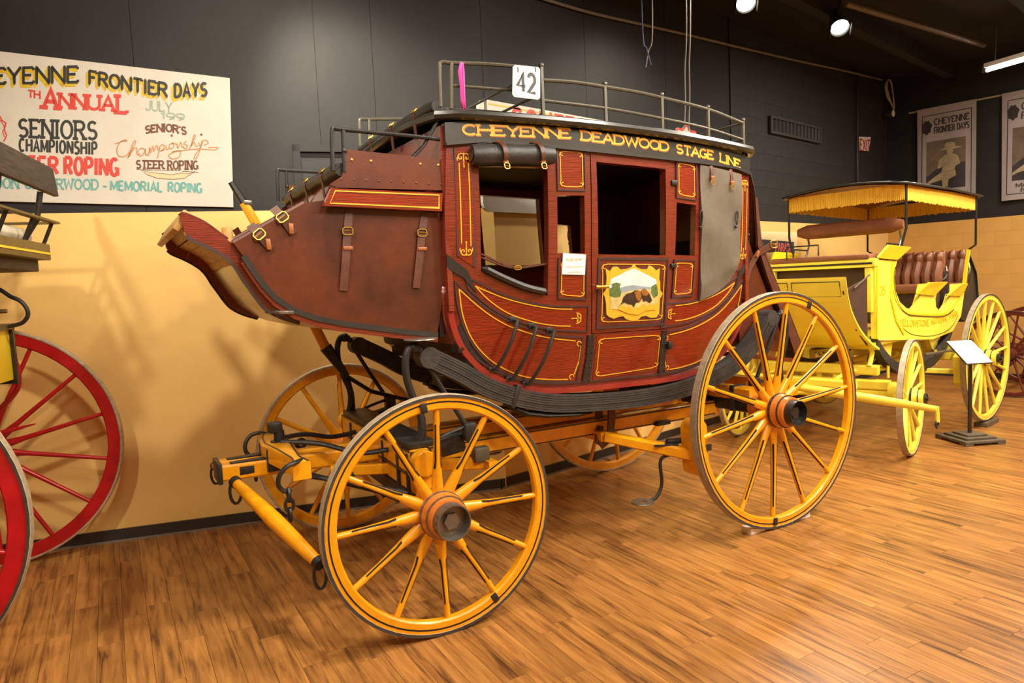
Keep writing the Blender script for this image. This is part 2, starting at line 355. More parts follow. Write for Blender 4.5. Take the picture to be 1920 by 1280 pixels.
M = dict(
    wall=mat('yellow wall paint', sr(240,198,118), .6, var=.05, scale=1.6, bump=.12, bscale=22),
    wallr=mat('ochre block paint', sr(216,166,86), .6, var=.06, scale=2, bump=.15, bscale=30),
    black_wall=mat('black wall paint', sr(24,21,19), .65, var=.35, scale=2.5, bump=.1, bscale=20),
    black_block=mat('black block paint', sr(36,33,31), .6, var=.3, scale=4, bump=.25, bscale=60),
    ceil=mat('black ceiling paint', sr(20,18,17), .8, var=.3, scale=2),
    base=mat('dark rubber baseboard', sr(48,44,42), .45, var=.15, scale=6),
    caulk=mat('grey caulk line', sr(120,112,105), .6),
    red=mat('red stained oak', sr(118,40,26), .28, var=.55, scale=7, stretch=(1,1,9), bump=.05, bscale=40, coat=.5, grain=5),
    redp=mat('red stained panel', sr(126,36,16), .24, var=.5, scale=6, stretch=(1,1,10), coat=.6, grain=4),
    maroon=mat('maroon door panel', sr(98,34,28), .3, var=.3, scale=9, stretch=(1,1,6), coat=.5),
    redm=mat('crimson moulding', sr(150,48,40), .3, var=.15, scale=9, coat=.4),
    groove=mat('dark moulding', sr(66,46,45), .4),
    black=mat('black paint', sr(40,37,36), .38, var=.2, scale=10, coat=.2),
    olive=mat('olive black frieze', sr(44,40,34), .32, var=.15, scale=6, coat=.35),
    iron=mat('black iron', sr(46,43,42), .42, metal=.25, var=.3, scale=30, bump=.1, bscale=90),
    steel=mat('dull steel', sr(128,120,112), .36, metal=.7, var=.25, scale=30),
    rail=mat('bronze grey rail', sr(92,86,72), .38, metal=.35, var=.15, scale=30),
    brass=mat('brass', sr(196,158,72), .38, metal=.9),
    gold=mat('gold leaf', sr(226,168,44), .4, metal=.0, var=.12, scale=40),
    goldd=mat('shaded gold', sr(168,92,22), .45),
    leather=mat('brown leather', sr(98,44,20), .36, var=.25, scale=1.6, bump=.05, bscale=120, coat=.1, col2=sr(46,21,15), spec=.35),
    leath2=mat('brown strap leather', sr(86,44,28), .45, var=.3, scale=20, bump=.1, bscale=150),
    tan=mat('tan keeper leather', sr(150,84,36), .45, var=.2, scale=30),
    blackl=mat('black leather', sr(44,41,38), .45, var=.3, scale=7, bump=.15, bscale=70),
    canvas=mat('grey curtain leather', sr(98,88,74), .6, var=.18, scale=6, bump=.2, bscale=18),
    strapl=mat('thick harness leather', sr(52,47,44), .6, var=.35, scale=14, bump=.15, bscale=60),
    wood=mat('cream footboard wood', sr(196,150,88), .5, var=.3, scale=6, stretch=(8,1,8)),
    gear=mat('orange yellow gear paint', sr(232,154,14), .3, var=.14, scale=7, stretch=(2,2,2), coat=.4),
    hubp=mat('orange hub paint', sr(206,116,40), .32, var=.15, scale=9, coat=.3),
    tire=mat('worn steel tire', sr(178,160,134), .55, metal=.2, var=.25, scale=25, bump=.15, bscale=80),
    tired=mat('dark tire edge', sr(70,64,60), .5, metal=.2, var=.25, scale=25),
    ybody=mat('lemon yellow paint', sr(248,230,78), .35, var=.08, scale=4, coat=.3),
    ydeep=mat('golden yellow paint', sr(240,208,34), .35, var=.08, scale=4, coat=.3),
    ylet=mat('amber lettering paint', sr(226,176,8), .4),
    stripe=mat('matte black striping', sr(40,34,30), .85, spec=.15),
    fringe=mat('gold fringe', sr(232,182,52), .8, var=.25, scale=60, stretch=(1,1,.1)),
    bseat=mat('brown seat leather', sr(134,82,52), .42, var=.2, scale=6, bump=.05, bscale=80),
    bdark=mat('dark brown lining', sr(66,40,28), .6, var=.2, scale=6),
    wred=mat('worn red paint', sr(178,14,26), .35, var=.25, scale=9, coat=.2),
    wredw=mat('bare wood wear', sr(190,150,120), .6),
    oldwood=mat('weathered dark board', sr(74,62,48), .7, var=.45, scale=8, stretch=(8,1,8), bump=.2, bscale=60),
    olivep=mat('olive paint', sr(112,90,42), .5, var=.2, scale=8),
    cushion=mat('pale quilted cloth', sr(226,214,190), .8, var=.2, scale=12),
    bredw=mat('red brown wheel paint', sr(104,40,26), .4, var=.3, scale=10),
    white=mat('white board paint', sr(204,197,184), .5, var=.06, scale=5, bump=.03, bscale=20),
    paper=mat('white paper', sr(238,236,230), .6),
    pblack=mat('black sign paint', sr(38,38,38), .5, var=.3, scale=30),
    pgold=mat('yellow sign paint', sr(206,172,30), .5, var=.15, scale=30),
    pred=mat('red sign paint', sr(206,62,48), .5, var=.15, scale=30),
    pteal=mat('teal sign paint', sr(104,164,158), .5, var=.2, scale=30),
    pgreen=mat('faded green sign paint', sr(150,166,150), .5, var=.2, scale=30),
    pbrown=mat('brown sign paint', sr(110,66,38), .5, var=.2, scale=30),
    ptan=mat('tan sign paint', sr(190,130,86), .5, var=.2, scale=30),
    ppeach=mat('peach sign paint', sr(232,192,152), .5),
    pink=mat('pink ribbon', sr(240,80,170), .6),
    banner=mat('grey white banner cloth', sr(158,147,143), .8, var=.08, scale=6),
    bannerd=mat('sepia print dark', sr(52,43,44), .8, var=.4, scale=6),
    bannerl=mat('sepia print light', sr(160,142,110), .8, var=.2, scale=10),
    bannerm=mat('sepia print mid', sr(104,88,70), .8, var=.3, scale=6),
    wood_stand=mat('grey brown stand wood', sr(92,80,64), .5, var=.3, scale=14),
    interior=mat('dark interior lining', sr(40,22,18), .6, var=.2, scale=8),
    interc=mat('olive interior roof', sr(70,58,30), .6, var=.2, scale=8),
    cable=mat('grey cable', sr(120,112,104), .6),
    cablew=mat('pale cord', sr(170,156,130), .6),
    cableb=mat('blue cable', sr(56,64,110), .6),
    pipe=mat('dull conduit', sr(110,100,92), .4, metal=.5, var=.2, scale=20),
    skyp=mat('painted sky', sr(206,216,216), .5, var=.12, scale=9), hillp=mat('painted hills', sr(142,152,160), .5, var=.1, scale=20),
    grassp=mat('painted grass', sr(196,176,110), .5, var=.25, scale=30), bushp=mat('painted bushes', sr(92,112,60), .5, var=.4, scale=40),
    bisond=mat('painted bison brown', sr(58,38,24), .5, var=.4, scale=30), bisonl=mat('painted bison mane', sr(150,92,36), .5, var=.3, scale=40),
    lens=emit('lit lamp lens', (1.0, .93, .78), 14), tubel=emit('lit fluorescent tube', (1.0, .97, .9), 9),
)
# ------------------------------------------------------------------ floor of planks
PL = 0.115
FL = Frame((0, 0, 0), -0.2)
def plank_material():
    m = bpy.data.materials.new('brown laminate planks'); m.use_nodes = True; nt = m.node_tree; bs = nt.nodes['Principled BSDF']
    N = nt.nodes.new; L = nt.links.new
    ge = N('ShaderNodeNewGeometry'); oi = N('ShaderNodeObjectInfo')
    ad = N('ShaderNodeMath'); ad.operation = 'ADD'; L(ge.outputs['Random Per Island'], ad.inputs[0]); L(oi.outputs['Random'], ad.inputs[1])
    fr = N('ShaderNodeMath'); fr.operation = 'FRACT'; L(ad.outputs[0], fr.inputs[0])
    mp = N('ShaderNodeMapping'); mp.vector_type = 'TEXTURE'; mp.inputs['Rotation'].default_value = (0, 0, FL.a); mp.inputs['Scale'].default_value = (1, 14, 1)
    L(ge.outputs['Position'], mp.inputs['Vector'])
    of = N('ShaderNodeVectorMath'); of.operation = 'ADD'; cmb = N('ShaderNodeCombineXYZ')
    mu = N('ShaderNodeMath'); mu.operation = 'MULTIPLY'; mu.inputs[1].default_value = 37.0; L(fr.outputs[0], mu.inputs[0])
    L(mu.outputs[0], cmb.inputs[2]); L(mp.outputs['Vector'], of.inputs[0]); L(cmb.outputs[0], of.inputs[1])
    nz = N('ShaderNodeTexNoise'); nz.inputs['Scale'].default_value = 30; nz.inputs['Detail'].default_value = 7; nz.inputs['Roughness'].default_value = .6; nz.inputs['Distortion'].default_value = .5
    L(of.outputs[0], nz.inputs['Vector'])
    rp = N('ShaderNodeValToRGB'); e = rp.color_ramp.elements
    e[0].position = .30; e[0].color = (*sr(80,50,28), 1); e[1].position = .72; e[1].color = (*sr(188,131,66), 1)
    k = e.new(.46); k.color = (*sr(150,99,49), 1)
    L(nz.outputs['Fac'], rp.inputs['Fac'])
    hs = N('ShaderNodeHueSaturation'); mr = N('ShaderNodeMapRange'); mr.inputs[3].default_value = .80; mr.inputs[4].default_value = 1.10
    L(fr.outputs[0], mr.inputs[0]); L(mr.outputs[0], hs.inputs['Value']); L(rp.outputs['Color'], hs.inputs['Color'])
    L(hs.outputs['Color'], bs.inputs['Base Color'])
    bs.inputs['Roughness'].default_value = .30; bs.inputs['Specular IOR Level'].default_value = .45
    bp = N('ShaderNodeBump'); bp.inputs['Strength'].default_value = .12; bp.inputs['Distance'].default_value = .002
    L(nz.outputs['Fac'], bp.inputs['Height']); L(bp.outputs['Normal'], bs.inputs['Normal'])
    return m
MP = plank_material()
slab = MB().box((4.0, 1.5, -.05), (20, 12, .08)).build('floor', mat('dark joint filler', sr(70,42,22), .6), smooth=0); tag(slab, kind='structure')
def proj(p):
    d = Vector(p)-CAM; z = d.dot(FW)
    if z < .2: return None
    return (960+FPX*d.dot(RT)/z, 640-FPX*d.dot(UP)/z, z)
planks = []
LN = 0.92
def behind_wall(p, m=0.0):
    return (BACKF.loc(p).y > m if p.x > KX else WALLF.loc(p).y > m) or p.x > XC + m
for i in range(-14, 112):
    off = random.random()*LN
    for j in range(-4, 9):
        u_, v_ = i*PL, j*LN + off - 1
        c = FL.wor(u_, v_, 0)
        if behind_wall(c, .5) or c.x < -1.5 or c.x > 12: continue
        q = proj(c); vis = q is not None and -80 < q[0] < 2000 and q[1] < 1400
        planks.append((u_, v_, vis, q[2] if q else 99))
near = sorted([p for p in planks if p[2]], key=lambda p: p[3])
pick = set((p[0], p[1]) for p in near[:300])
pm = MB().bbox((0, 0, 0), (PL-.0012, LN-.0015, .012), .0008)
pme = None; rest = MB()
for (u_, v_, vis, zz) in planks:
    c = FL.wor(u_, v_, -.006)
    if (u_, v_) in pick:
        if pme is None:
            o = pm.build('plank', MP, slab, smooth=0, loc=c, rot=(0, 0, FL.a)); pme = o.data
        else: place('plank', pme, slab, c, (0, 0, FL.a))
    else:
        R = Matrix.Rotation(FL.a, 3, 'Z'); rest.box(c, (PL-.0012, LN-.0015, .012), R)
tag(rest.build('plank_field', MP, slab, smooth=0), kind='stuff')

# ------------------------------------------------------------------ walls
ZB, ZBB, HC = 2.286, 0.085, 4.5
def wall_box(fr, u0_, u1_, z0, z1, v0, v1):
    c = fr.wor((u0_+u1_)/2, (v0+v1)/2, (z0+z1)/2)
    return MB().box(c, (u1_-u0_, v1-v0, z1-z0), Matrix.Rotation(fr.a, 3, 'Z'))
def struct(mb, name, m, parent=None, smooth=0):
    o = mb.build(name, m, parent, smooth=smooth); tag(o, kind='structure'); return o
wl = struct(wall_box(WALLF, -7, 0.05, 0, ZB, 0, .15), 'wall_left', M['wall'])
wb = struct(wall_box(BACKF, 0, XC-KX+.15, 0, ZB, 0, .15), 'wall_back', M['wall'])
wr = struct(wall_box(RIGHTF, -.15, 9, 0, ZB, -.0, .15), 'wall_right', M['wallr'])
# black upper wall: plywood sheets on the left, painted blocks further on
def upart(mb, name, m, parent): return mb.build(name, m, parent, smooth=0)
bl = struct(wall_box(WALLF, -7, 0.05, ZB, HC, .012, .15), 'wall_left_upper', M['black_wall'])
bb = struct(wall_box(BACKF, 0, XC-KX+.15, ZB, HC, .012, .15), 'wall_back_upper', M['black_wall'])
br = struct(wall_box(RIGHTF, -.15, 9, ZB, HC, .0, .15), 'wall_right_upper', M['black_wall'])
us = WALLF.v(699, 120, 0).x; ub = WALLF.v(592, 120, 0).x
cuts = [0.0, us, ub] + [ub-1.2*k for k in range(1, 6)]
for a, b in zip(cuts[1:], cuts):
    upart(wall_box(WALLF, a+.0015, b-.0015, ZB, HC, 0, .013), 'wall_sheet', M['black_wall'], bl)
for k in range(3):
    a = .02+1.2*k
    upart(wall_box(BACKF, a+.002, a+1.198, ZB, HC, 0, .013), 'wall_sheet', M['black_wall'], bb)
# dark post where the sheets end and the block wall starts
xp = BACKF.v(1366, 90, 0).x
upart(wall_box(BACKF, 3.62, xp, ZB, HC, -.015, .013), 'wall_post', M['black'], bb)
bw, bh = .40, .20; blk = None
row = 0; z = ZB+.003
while z < HC-.2:
    u_ = xp+.004 - (.2 if row % 2 else 0)
    while u_ < XC-KX-.02:
        a, b = max(u_, xp+.004), min(u_+bw-.0025, XC-KX)
        if b-a > .05:
            if abs(b-a-(bw-.0025)) < 1e-4:
                if blk is None:
                    blk = MB().bbox((0, 0, 0), (bw-.0025, .0036, bh-.0025), .0012).build('block', M['black_block'], bb, smooth=0, loc=BACKF.wor((a+b)/2, .0115, z+bh/2)).data
                else: place('block', blk, bb, BACKF.wor((a+b)/2, .0115, z+bh/2))
            else: upart(wall_box(BACKF, a, b, z, z+bh-.0025, .0097, .013), 'block', M['black_block'], bb)
        u_ += bw
    z += bh; row += 1
# painted blocks low on the right wall
blk = None; row = 0; z = 0.1
while z < ZB-.05:
    u_ = .02 - (.2 if row % 2 else 0)
    while u_ < 3.4:
        a, b = max(u_, .01), u_+bw-.0025
        if blk is None and b-a > bw-.01:
            blk = MB().bbox((0, 0, 0), (.0036, bw-.0018, bh-.0018), .001).build('block', M['wallr'], wr, smooth=0, loc=RIGHTF.wor((a+b)/2, -.0008, z+bh/2)).data
        elif b-a > bw-.01: place('block', blk, wr, RIGHTF.wor((a+b)/2, -.0008, z+bh/2))
        elif b-a > .05: upart(wall_box(RIGHTF, a, b, z, min(z+bh-.0025, ZB), -.0026, .003), 'block', M['wallr'], wr)
        u_ += bw
    z += bh; row += 1
for nm, fr, a, b in (('baseboard_left', WALLF, -7, 0.0), ('baseboard_back', BACKF, 0, XC-KX), ('baseboard_right', RIGHTF, 0.01, 9)):
    struct(wall_box(fr, a, b, 0, ZBB, -.018, 0), nm, M['base'])
struct(wall_box(WALLF, -7, -.005, 0, .012, -.024, -.0178), 'trim_1', M['caulk'])
struct(wall_box(BACKF, .005, XC-KX, 0, .012, -.024, -.0178), 'trim_2', M['caulk'])
ce = struct(MB().box((4, 1.5, HC+.05), (20, 13, .1)), 'ceiling', M['ceil'])
# room closed behind the viewer
struct(MB().box((-2.6, 1.5, HC/2), (.1, 12, HC)), 'wall_near', M['wall'])
struct(MB().box((4, -4.2, HC/2), (20, .1, HC)), 'wall_front', M['wall'])
# ------------------------------------------------------------------ stagecoach
SG = COACH.empty('stagecoach')
tag(SG, 'red wooden stagecoach on orange yellow wheels with brown leather boot and roof rails', 'stagecoach')
CF = COACH
UCB = 1.33
def Wd(u, z): return 0.735 - 0.10*((u-UCB)/1.1)**2 - 0.13*max(0, (2.4-z)/1.3)**2
def body(side=-1):
    return lambda u, z, h: Vector((u, side*(Wd(u, z)+h), z))
def S(px, py, off=0.0):
    o = CF.loc(CAM); r = ray(px, py); d = Vector((r.dot(CF.U), r.dot(CF.V), r.z))
    t = (-.7-o.y)/d.y
    for _ in range(50):
        p = o + d*t; t -= (p.y + Wd(p.x, p.z) + off)/d.y*.9
    p = o + d*t
    return (p.x, p.z)
def mir(p): return (2.68-p[0], p[1]-.03*(2.68-2*p[0]))      # front half of the side to its rear half
def mirw(p): return (2.735-p[0], p[1]-.033*(2.735-2*p[0]))
def mirwl(L): return [mirw(p) for p in L][::-1]
def mirl(L): return [mir(p) for p in L][::-1]
def dens(L, step=.05, closed=False):
    out = []; m = len(L)
    for i in range(m if closed else m-1):
        a, b = L[i], L[(i+1) % m]; k = max(1, int(hypot(b[0]-a[0], b[1]-a[1])/step))
        out += [(a[0]+(b[0]-a[0])*j/k, a[1]+(b[1]-a[1])*j/k) for j in range(k)]
    if not closed: out.append(L[-1])
    return out
def curve2(L, n=5): return [(p.x, p.y) for p in smooth_pts([(a, b, 0) for a, b in L], n)]

# --- wheels
def wheel_meshes(R, nsp, ph, hubr, capr, tw=.052, felloe=.062, dish=.045, spw=.030, tth=.016, hub_out=.15, hub_in=.20, stripe=True, cap_depth=.05):
    """meshes of one wheel; axis Y, outer face of the rim at y=-tw/2 side -Y"""
    d = {}
    y0, y1 = -tw/2, tw/2
    d['edge'] = MB().lathe([(R-tth*.98, y0+.001), (R-tth*.98, y0-.0012), (R-.002, y0-.0012), (R-.002, y0+.001)], 64, cap=False)
    d['tire'] = MB().lathe([(R-tth, y0), (R-.003, y0), (R, y0+.003), (R, y1-.003), (R-.003, y1), (R-tth, y1), (R-tth, y0)], 64)
    ri = R-tth-felloe
    d['rim'] = MB().lathe([(R-tth, y0+.004), (R-tth, y1-.004), (ri+.008, y1-.004), (ri, y1-.012), (ri, y0+.012), (ri+.008, y0+.004), (R-tth, y0+.004)], 64)
    def spoke(an):
        m = MB(); c, s = cos(an), sin(an); rd = Vector((c, 0, s)); tg = Vector((-s, 0, c))
        secs = [(hubr*.8, .036, .052, dish+.0), (hubr*1.5, .030, .050, dish*.86), (hubr*2.3, .021, .044, dish*.66), (R*.62, .0175, .036, dish*.3), (ri+.006, .0165, .032, 0.0)]
        k = spw/.030
        vs = []; n = 10
        for r, hw, hd, yo in secs:
            for j in range(n):
                a = 2*pi*j/n; vs.append(rd*r + tg*(hw*k*cos(a)*.92) + Vector((0, yo + hd*.5*k*sin(a), 0)))
        fs = []
        for i in range(len(secs)-1):
            for j in range(n): fs.append((i*n+j, i*n+(j+1) % n, (i+1)*n+(j+1) % n, (i+1)*n+j))
        fs += [tuple(range(n-1,-1,-1)), tuple(range((len(secs)-1)*n, len(secs)*n))]
        return m.add(vs, fs)
    d['spokes'] = [spoke(radians(ph)+2*pi*i/nsp) for i in range(nsp)]
    h = hubr
    d['hub'] = MB().lathe([(.03, -.10), (h*.86, -.095), (h*.9, -.05), (h, -.02), (h, .10), (h*.85, .13), (h*.7, hub_in), (.03, hub_in)], 40)
    d['band'] = MB().lathe([(h*.97, -.012), (h*1.035, -.012), (h*1.035, .006), (h*.97, .006), (h*.97, -.012)], 40)
    d['band2'] = MB().lathe([(h*.88, -.062), (h*.955, -.062), (h*.955, -.055), (h*.88, -.055), (h*.88, -.062)], 40)
    c = capr; o = -hub_out
    d['cap'] = MB().lathe([(c*.97, -.08), (c, -.085), (c*.98, o+.004), (c*.97, o), (c*.90, o), (c*.89, o+cap_depth), (.001, o+cap_depth)], 40)
    nut = MB().lathe([(.001, o+cap_depth-.022), (c*.46, o+cap_depth-.022), (c*.46, o+cap_depth+.01)], 6)
    d['nut'] = nut
    if stripe:
        mb = MB()
        for rr in (R-tth-felloe*.33,):
            mb.lathe([(rr-.0035, y0+.004), (rr-.0035, y0+.0025), (rr+.0035, y0+.0025), (rr+.0035, y0+.004)], 64, cap=False)
        for i in range(nsp):
            an = radians(ph)+2*pi*i/nsp; c_, s_ = cos(an), sin(an); rd = Vector((c_, 0, s_)); tg = Vector((-s_, 0, c_))
            for sg in (-1, 1):
                vs = []
                for r, hw, yo, hd in ((hubr*2.0, .0245, dish*.74, .046), (R*.45, .0195, dish*.5, .041), (R*.62, .0175, dish*.3, .036), (ri-.07, .0166, dish*.06, .0328)):
                    for an_ in (-25, -52):
                        a_ = radians(an_); kk = spw/.030
                        vs.append(rd*r + tg*(sg*(hw*kk*.92*cos(a_)*1.04+.0012)) + Vector((0, yo + hd*.5*kk*sin(a_)*1.04-.0012, 0)))
                fs_q = [(2*q_, 2*q_+1, 2*q_+3, 2*q_+2) for q_ in range(3)]
                mb.add(vs, fs_q if sg > 0 else [f[::-1] for f in fs_q])
        d['stripe'] = mb
    return d
def make_wheel(d, parent, loc, rz, mr, ms, mh, mt, mc, name='wheel', cache=None):
    key = id(d)
    w = place(name, cache['rim'] if cache else None, parent, loc, (0, 0, rz)) if cache else d['rim'].build(name, mr, parent, loc=loc, rot=(0, 0, rz))
    new = {} if cache is None else cache
    if cache is None: new['rim'] = w.data
    def sub(nm, k, mb, mt_):
        if cache is None: new[k] = mb.build(nm, mt_, w).data
        else: place(nm, new[k], w)
    sub('tire', 'tire', d['tire'], mt); sub('tire_edge', 'edge', d['edge'], M['tired'])
    for i, s in enumerate(d['spokes']): sub('spoke', 'sp%d' % i, s, ms)
    sub('hub', 'hub', d['hub'], mh); sub('hub_band', 'band', d['band'], mc); sub('hub_band', 'band2', d['band2'], mc)
    sub('axle_cap', 'cap', d['cap'], mc); sub('axle_nut', 'nut', d['nut'], mc)
    if 'stripe' in d: sub('pinstripe', 'stripe', d['stripe'], M['stripe'])
    return w, new
RF, RR_, TW = .5868, .775, .056
VW = .9266 - TW/2
WF = wheel_meshes(RF, 12, 0, .112, .088, tw=TW, felloe=.058)
WRm = wheel_meshes(RR_, 14, 6.3, .112, .084, tw=TW, felloe=.058, spw=.031)
fr_ = -.0323
_, c1 = make_wheel(WF, SG, (VW*sin(fr_), -VW*cos(fr_), RF), fr_, M['gear'], M['gear'], M['hubp'], M['tire'], M['steel'])
make_wheel(WF, SG, (-VW*sin(fr_), VW*cos(fr_), RF), fr_+pi, None, None, None, None, None, cache=c1)
_, c2 = make_wheel(WRm, SG, (2.4025, -VW, RR_), 0, M['gear'], M['gear'], M['hubp'], M['tire'], M['black'])
make_wheel(WRm, SG, (2.4025, VW, RR_), pi, None, None, None, None, None, cache=c2)
# dark felloe clips on the rims
for an, rr, cu, R in ((98, 0, -.03, RF), (-62, 0, -.03, RF), (-97, 0, 2.4025, RR_), (68, 0, 2.4025, RR_)):
    a = radians(an); r = R-.05
    MB().bbox((cu+r*cos(a), -.9266-.001, R+r*sin(a)), (.035, .012, .05), .006, Matrix.Rotation(-(a-pi/2), 3, 'Y')).build('rim_clip', M['iron'], SG)

# --- body sides
def c6(*p): return [S(800+x/3.2, 240+y/3.2) for x, y in p]
def c3(*p): return [S(820+x/4.266, 460+y/4.266) for x, y in p]
lowcurve = curve2([(.215, 1.66)] + c3((100,570),(160,760),(250,900),(370,1010),(530,1090),(700,1140),(900,1160),(1100,1150)) + [(1.34, 1.032)], 5)
low_all = lowcurve + mirl(lowcurve)[1:]
top_f = [(.222, 2.405), (.40, 2.424), (.705, 2.414), (1.04, 2.400), (1.34, 2.389)]
top_all = top_f + mirl(top_f)[1:]
outline = top_all + [(2.465, 2.10), (2.46, 1.85)] + low_all[::-1] + [(.198, 1.84), (.200, 2.06)]
win_f = [(.388, 2.30), (.786, 2.30), (.785, 1.604)] + curve2([(.785, 1.604), (.65, 1.640), (.52, 1.690), (.39, 1.752)], 4)[1:]
small_f = [(.842, 2.150), (1.018, 2.152), (1.022, 1.832), (.842, 1.837)]
door = [(1.060, 2.395), (1.668, 2.374), (1.672, 1.80), (1.676, 1.352), (1.085, 1.366), (1.062, 1.81)]
holes = [win_f, small_f, door, mirwl(win_f), mirwl(small_f)]
for sd in (-1, 1):
    fm = body(sd)
    nm = 'body_side'
    MB().plate(outline, fm, -.045, 0, holes, su=.11, sz=.2).build(nm, M['red'], SG, smooth=30)
    # door with its window
    dp = MB().plate([(1.064, 2.391), (1.664, 2.370), (1.668, 1.80), (1.672, 1.356), (1.089, 1.370), (1.066, 1.81)], fm, -.05, .004,
        [[(1.100, 2.340), (1.620, 2.322), (1.628, 1.808), (1.110, 1.824)]], su=.11, sz=.2).build('door', M['red'], SG, smooth=30)
    MB().plate([(1.118, 1.790), (1.640, 1.774), (1.640, 1.395), (1.128, 1.408)], fm, .003, .006, su=.11, sz=.2).build('door_panel', M['maroon'], dp, smooth=30)
    g = MB()
    for L in ([(1.113, 1.800), (1.646, 1.784), (1.650, 1.385), (1.120, 1.398)],): g.strip(dens(L, .06, True), .014, fm, .003, .010, closed=True)
    g.build('panel_moulding', M['groove'], dp)
    # ornamented raised panels
    for nm2, q in (('quarter_panel', [(.845, 2.405), (1.022, 2.404), (1.022, 2.180), (.845, 2.180)]), ('quarter_panel', [(.848, 1.806), (1.030, 1.800), (1.034, 1.570), (.850, 1.585)])):
        for L in (q, mirwl(q)):
            MB().plate(L, fm, -.002, .004, su=.11, sz=.2).build(nm2, M['redp'], SG, smooth=30)
            MB().strip(dens(L, .05, True), .009, fm, 0, .009, closed=True).build('panel_moulding', M['groove'], SG)
    pil = [(.262, 2.385), (.352, 2.392), (.352, 1.775), (.262, 1.835)]
    for L in (pil, mirl(pil)):
        MB().plate(L, fm, -.002, .004, su=.11, sz=.2).build('pillar_panel', M['redp'], SG, smooth=30)
        MB().strip([L[0], L[3]] if L is pil else [L[1], L[2]], .008, fm, 0, .008).build('panel_moulding', M['groove'], SG)
        MB().strip([L[1], L[2]] if L is pil else [L[0], L[3]], .014, fm, 0, .008).build('panel_moulding', M['groove'], SG)
    up_top = curve2(c3((210,240),(350,310),(500,385),(700,450),(920,485),(1205,487)), 4)
    up_low = curve2(c3((250,350),(400,480),(570,580),(760,640),(930,675),(1195,690)), 4)
    upper = up_top + up_low[::-1]
    lo_up = curve2(c3((140,290),(250,390),(400,510),(570,605),(740,670),(930,720),(1160,735)), 4)
    lo_low = curve2(c3((140,290),(160,480),(220,680),(330,860),(470,980),(660,1065),(900,1090),(1110,1090)), 4)
    lower = lo_up + lo_low[::-1][:-1]
    for L, nm2 in ((upper, 'waist_panel'), (lower, 'lower_panel')):
        for q in (L, mirl(L)):
            MB().plate(q, fm, -.002, .003, su=.11, sz=.2).build(nm2, M['redp'], SG, smooth=30)
            MB().strip(dens(q, .06, True), .010, fm, 0, .008, closed=True).build('panel_moulding', M['groove'], SG)
    mid = [(1.125, 1.352), (1.640, 1.338), (1.640, 1.095), (1.120, 1.085)]
    MB().plate(mid, fm, -.002, .003, su=.11, sz=.2).build('lower_panel', M['redp'], SG, smooth=30)
    # black iron straps between the lower panels
    L = [(1.080, 1.362), (1.082, 1.24), (1.068, 1.075)]
    for q in (L, [mirw(p) for p in L]):
        so = MB().plate([(q[0][0]-.022, q[0][1]), (q[1][0]-.024, q[1][1]), (q[2][0]-.028, q[2][1]), (q[2][0]+.028, q[2][1]), (q[1][0]+.024, q[1][1]), (q[0][0]+.022, q[0][1])], fm, 0, .010, su=.11, sz=.1).build('iron_strap', M['black'], SG, smooth=30)
        rv = MB()
        for k in range(7):
            for du in (-.015, .015): rv.ball(fm(q[2][0]+(q[0][0]-q[2][0])*k/6+du, 1.09+.042*k, .011), .005, 6)
        tag(rv.build('rivet', M['iron'], so), kind='stuff')
    # mouldings along the bottom and waist
    MB().strip(dens(low_all, .05), .030, fm, -.01, .020).build('bottom_moulding', M['redm'], SG, smooth=50)
    MB().strip(dens([(p[0], p[1]+.042) for p in low_all[17:-17]], .05), .010, fm, -.002, .010).build('bottom_bead', M['groove'], SG)
    fc = [(.20, 1.848), (.31, 1.76), (.36, 1.640), (.345, 1.655), (.29, 1.72), (.20, 1.775)]
    for q in (fc, mirl(fc)): MB().plate(q, fm, 0, .012, su=.11).build('corner_iron', M['black'], SG, smooth=30)
    # padded window sills
    for fn in (lambda p: p, mir):
        sill = [fm(*fn(p), .0) for p in curve2([(.395, 1.770), (.52, 1.708), (.65, 1.655), (.78, 1.622)], 6)]
        if sd < 0 and fn is mir: continue
        MB().tube(sill, [.006]+[.022]*(len(sill)-2)+[.006], 8, flat=1.5).build('sill_pad', M['blackl'], SG)
    # frieze board under the roof
    fz_b = [(p[0], p[1]-.004) for p in top_all]; fz_t = [(p[0], p[1]+.105) for p in top_all]
    fz_b[0] = (.215, fz_b[0][1]); fz_t[0] = (.215, fz_t[0][1])
    MB().plate(fz_t + fz_b[::-1], fm, -.03, .012, su=.11).build('frieze_board', M['olive'], SG, smooth=30)
    MB().strip(dens([(p[0], p[1]+.002) for p in fz_b], .08), .016, fm, 0, .026).build('frieze_bead', M['black'], SG, smooth=50)
    # grab bars
    if True:
        gb = [((820+605/4.266, 460+600/4.266), (820+435/4.266, 460+985/4.266)), ((820+755/4.266, 460+650/4.266), (820+570/4.266, 460+1060/4.266)), ((820+895/4.266, 460+685/4.266), (820+700/4.266, 460+1100/4.266))]
        for a, b in gb:
            p, q = S(*a), S(*b); pts = [fm(p[0], p[1], 0), fm(p[0], p[1], .05)]
            pts += [fm(p[0]+(q[0]-p[0])*t, p[1]+(q[1]-p[1])*t, .05+.03*sin(pi*t)) for t in (.2, .4, .6, .8)]
            pts += [fm(q[0], q[1], .045), fm(q[0], q[1], 0)]
            MB().tube(pts, .0105, 8).bbox(fm(p[0], p[1]+.008, .004), (.05, .012, .03), .004).bbox(fm(q[0], q[1]-.005, .008), (.05, .02, .03), .004).build('grab_bar', M['black'], SG)

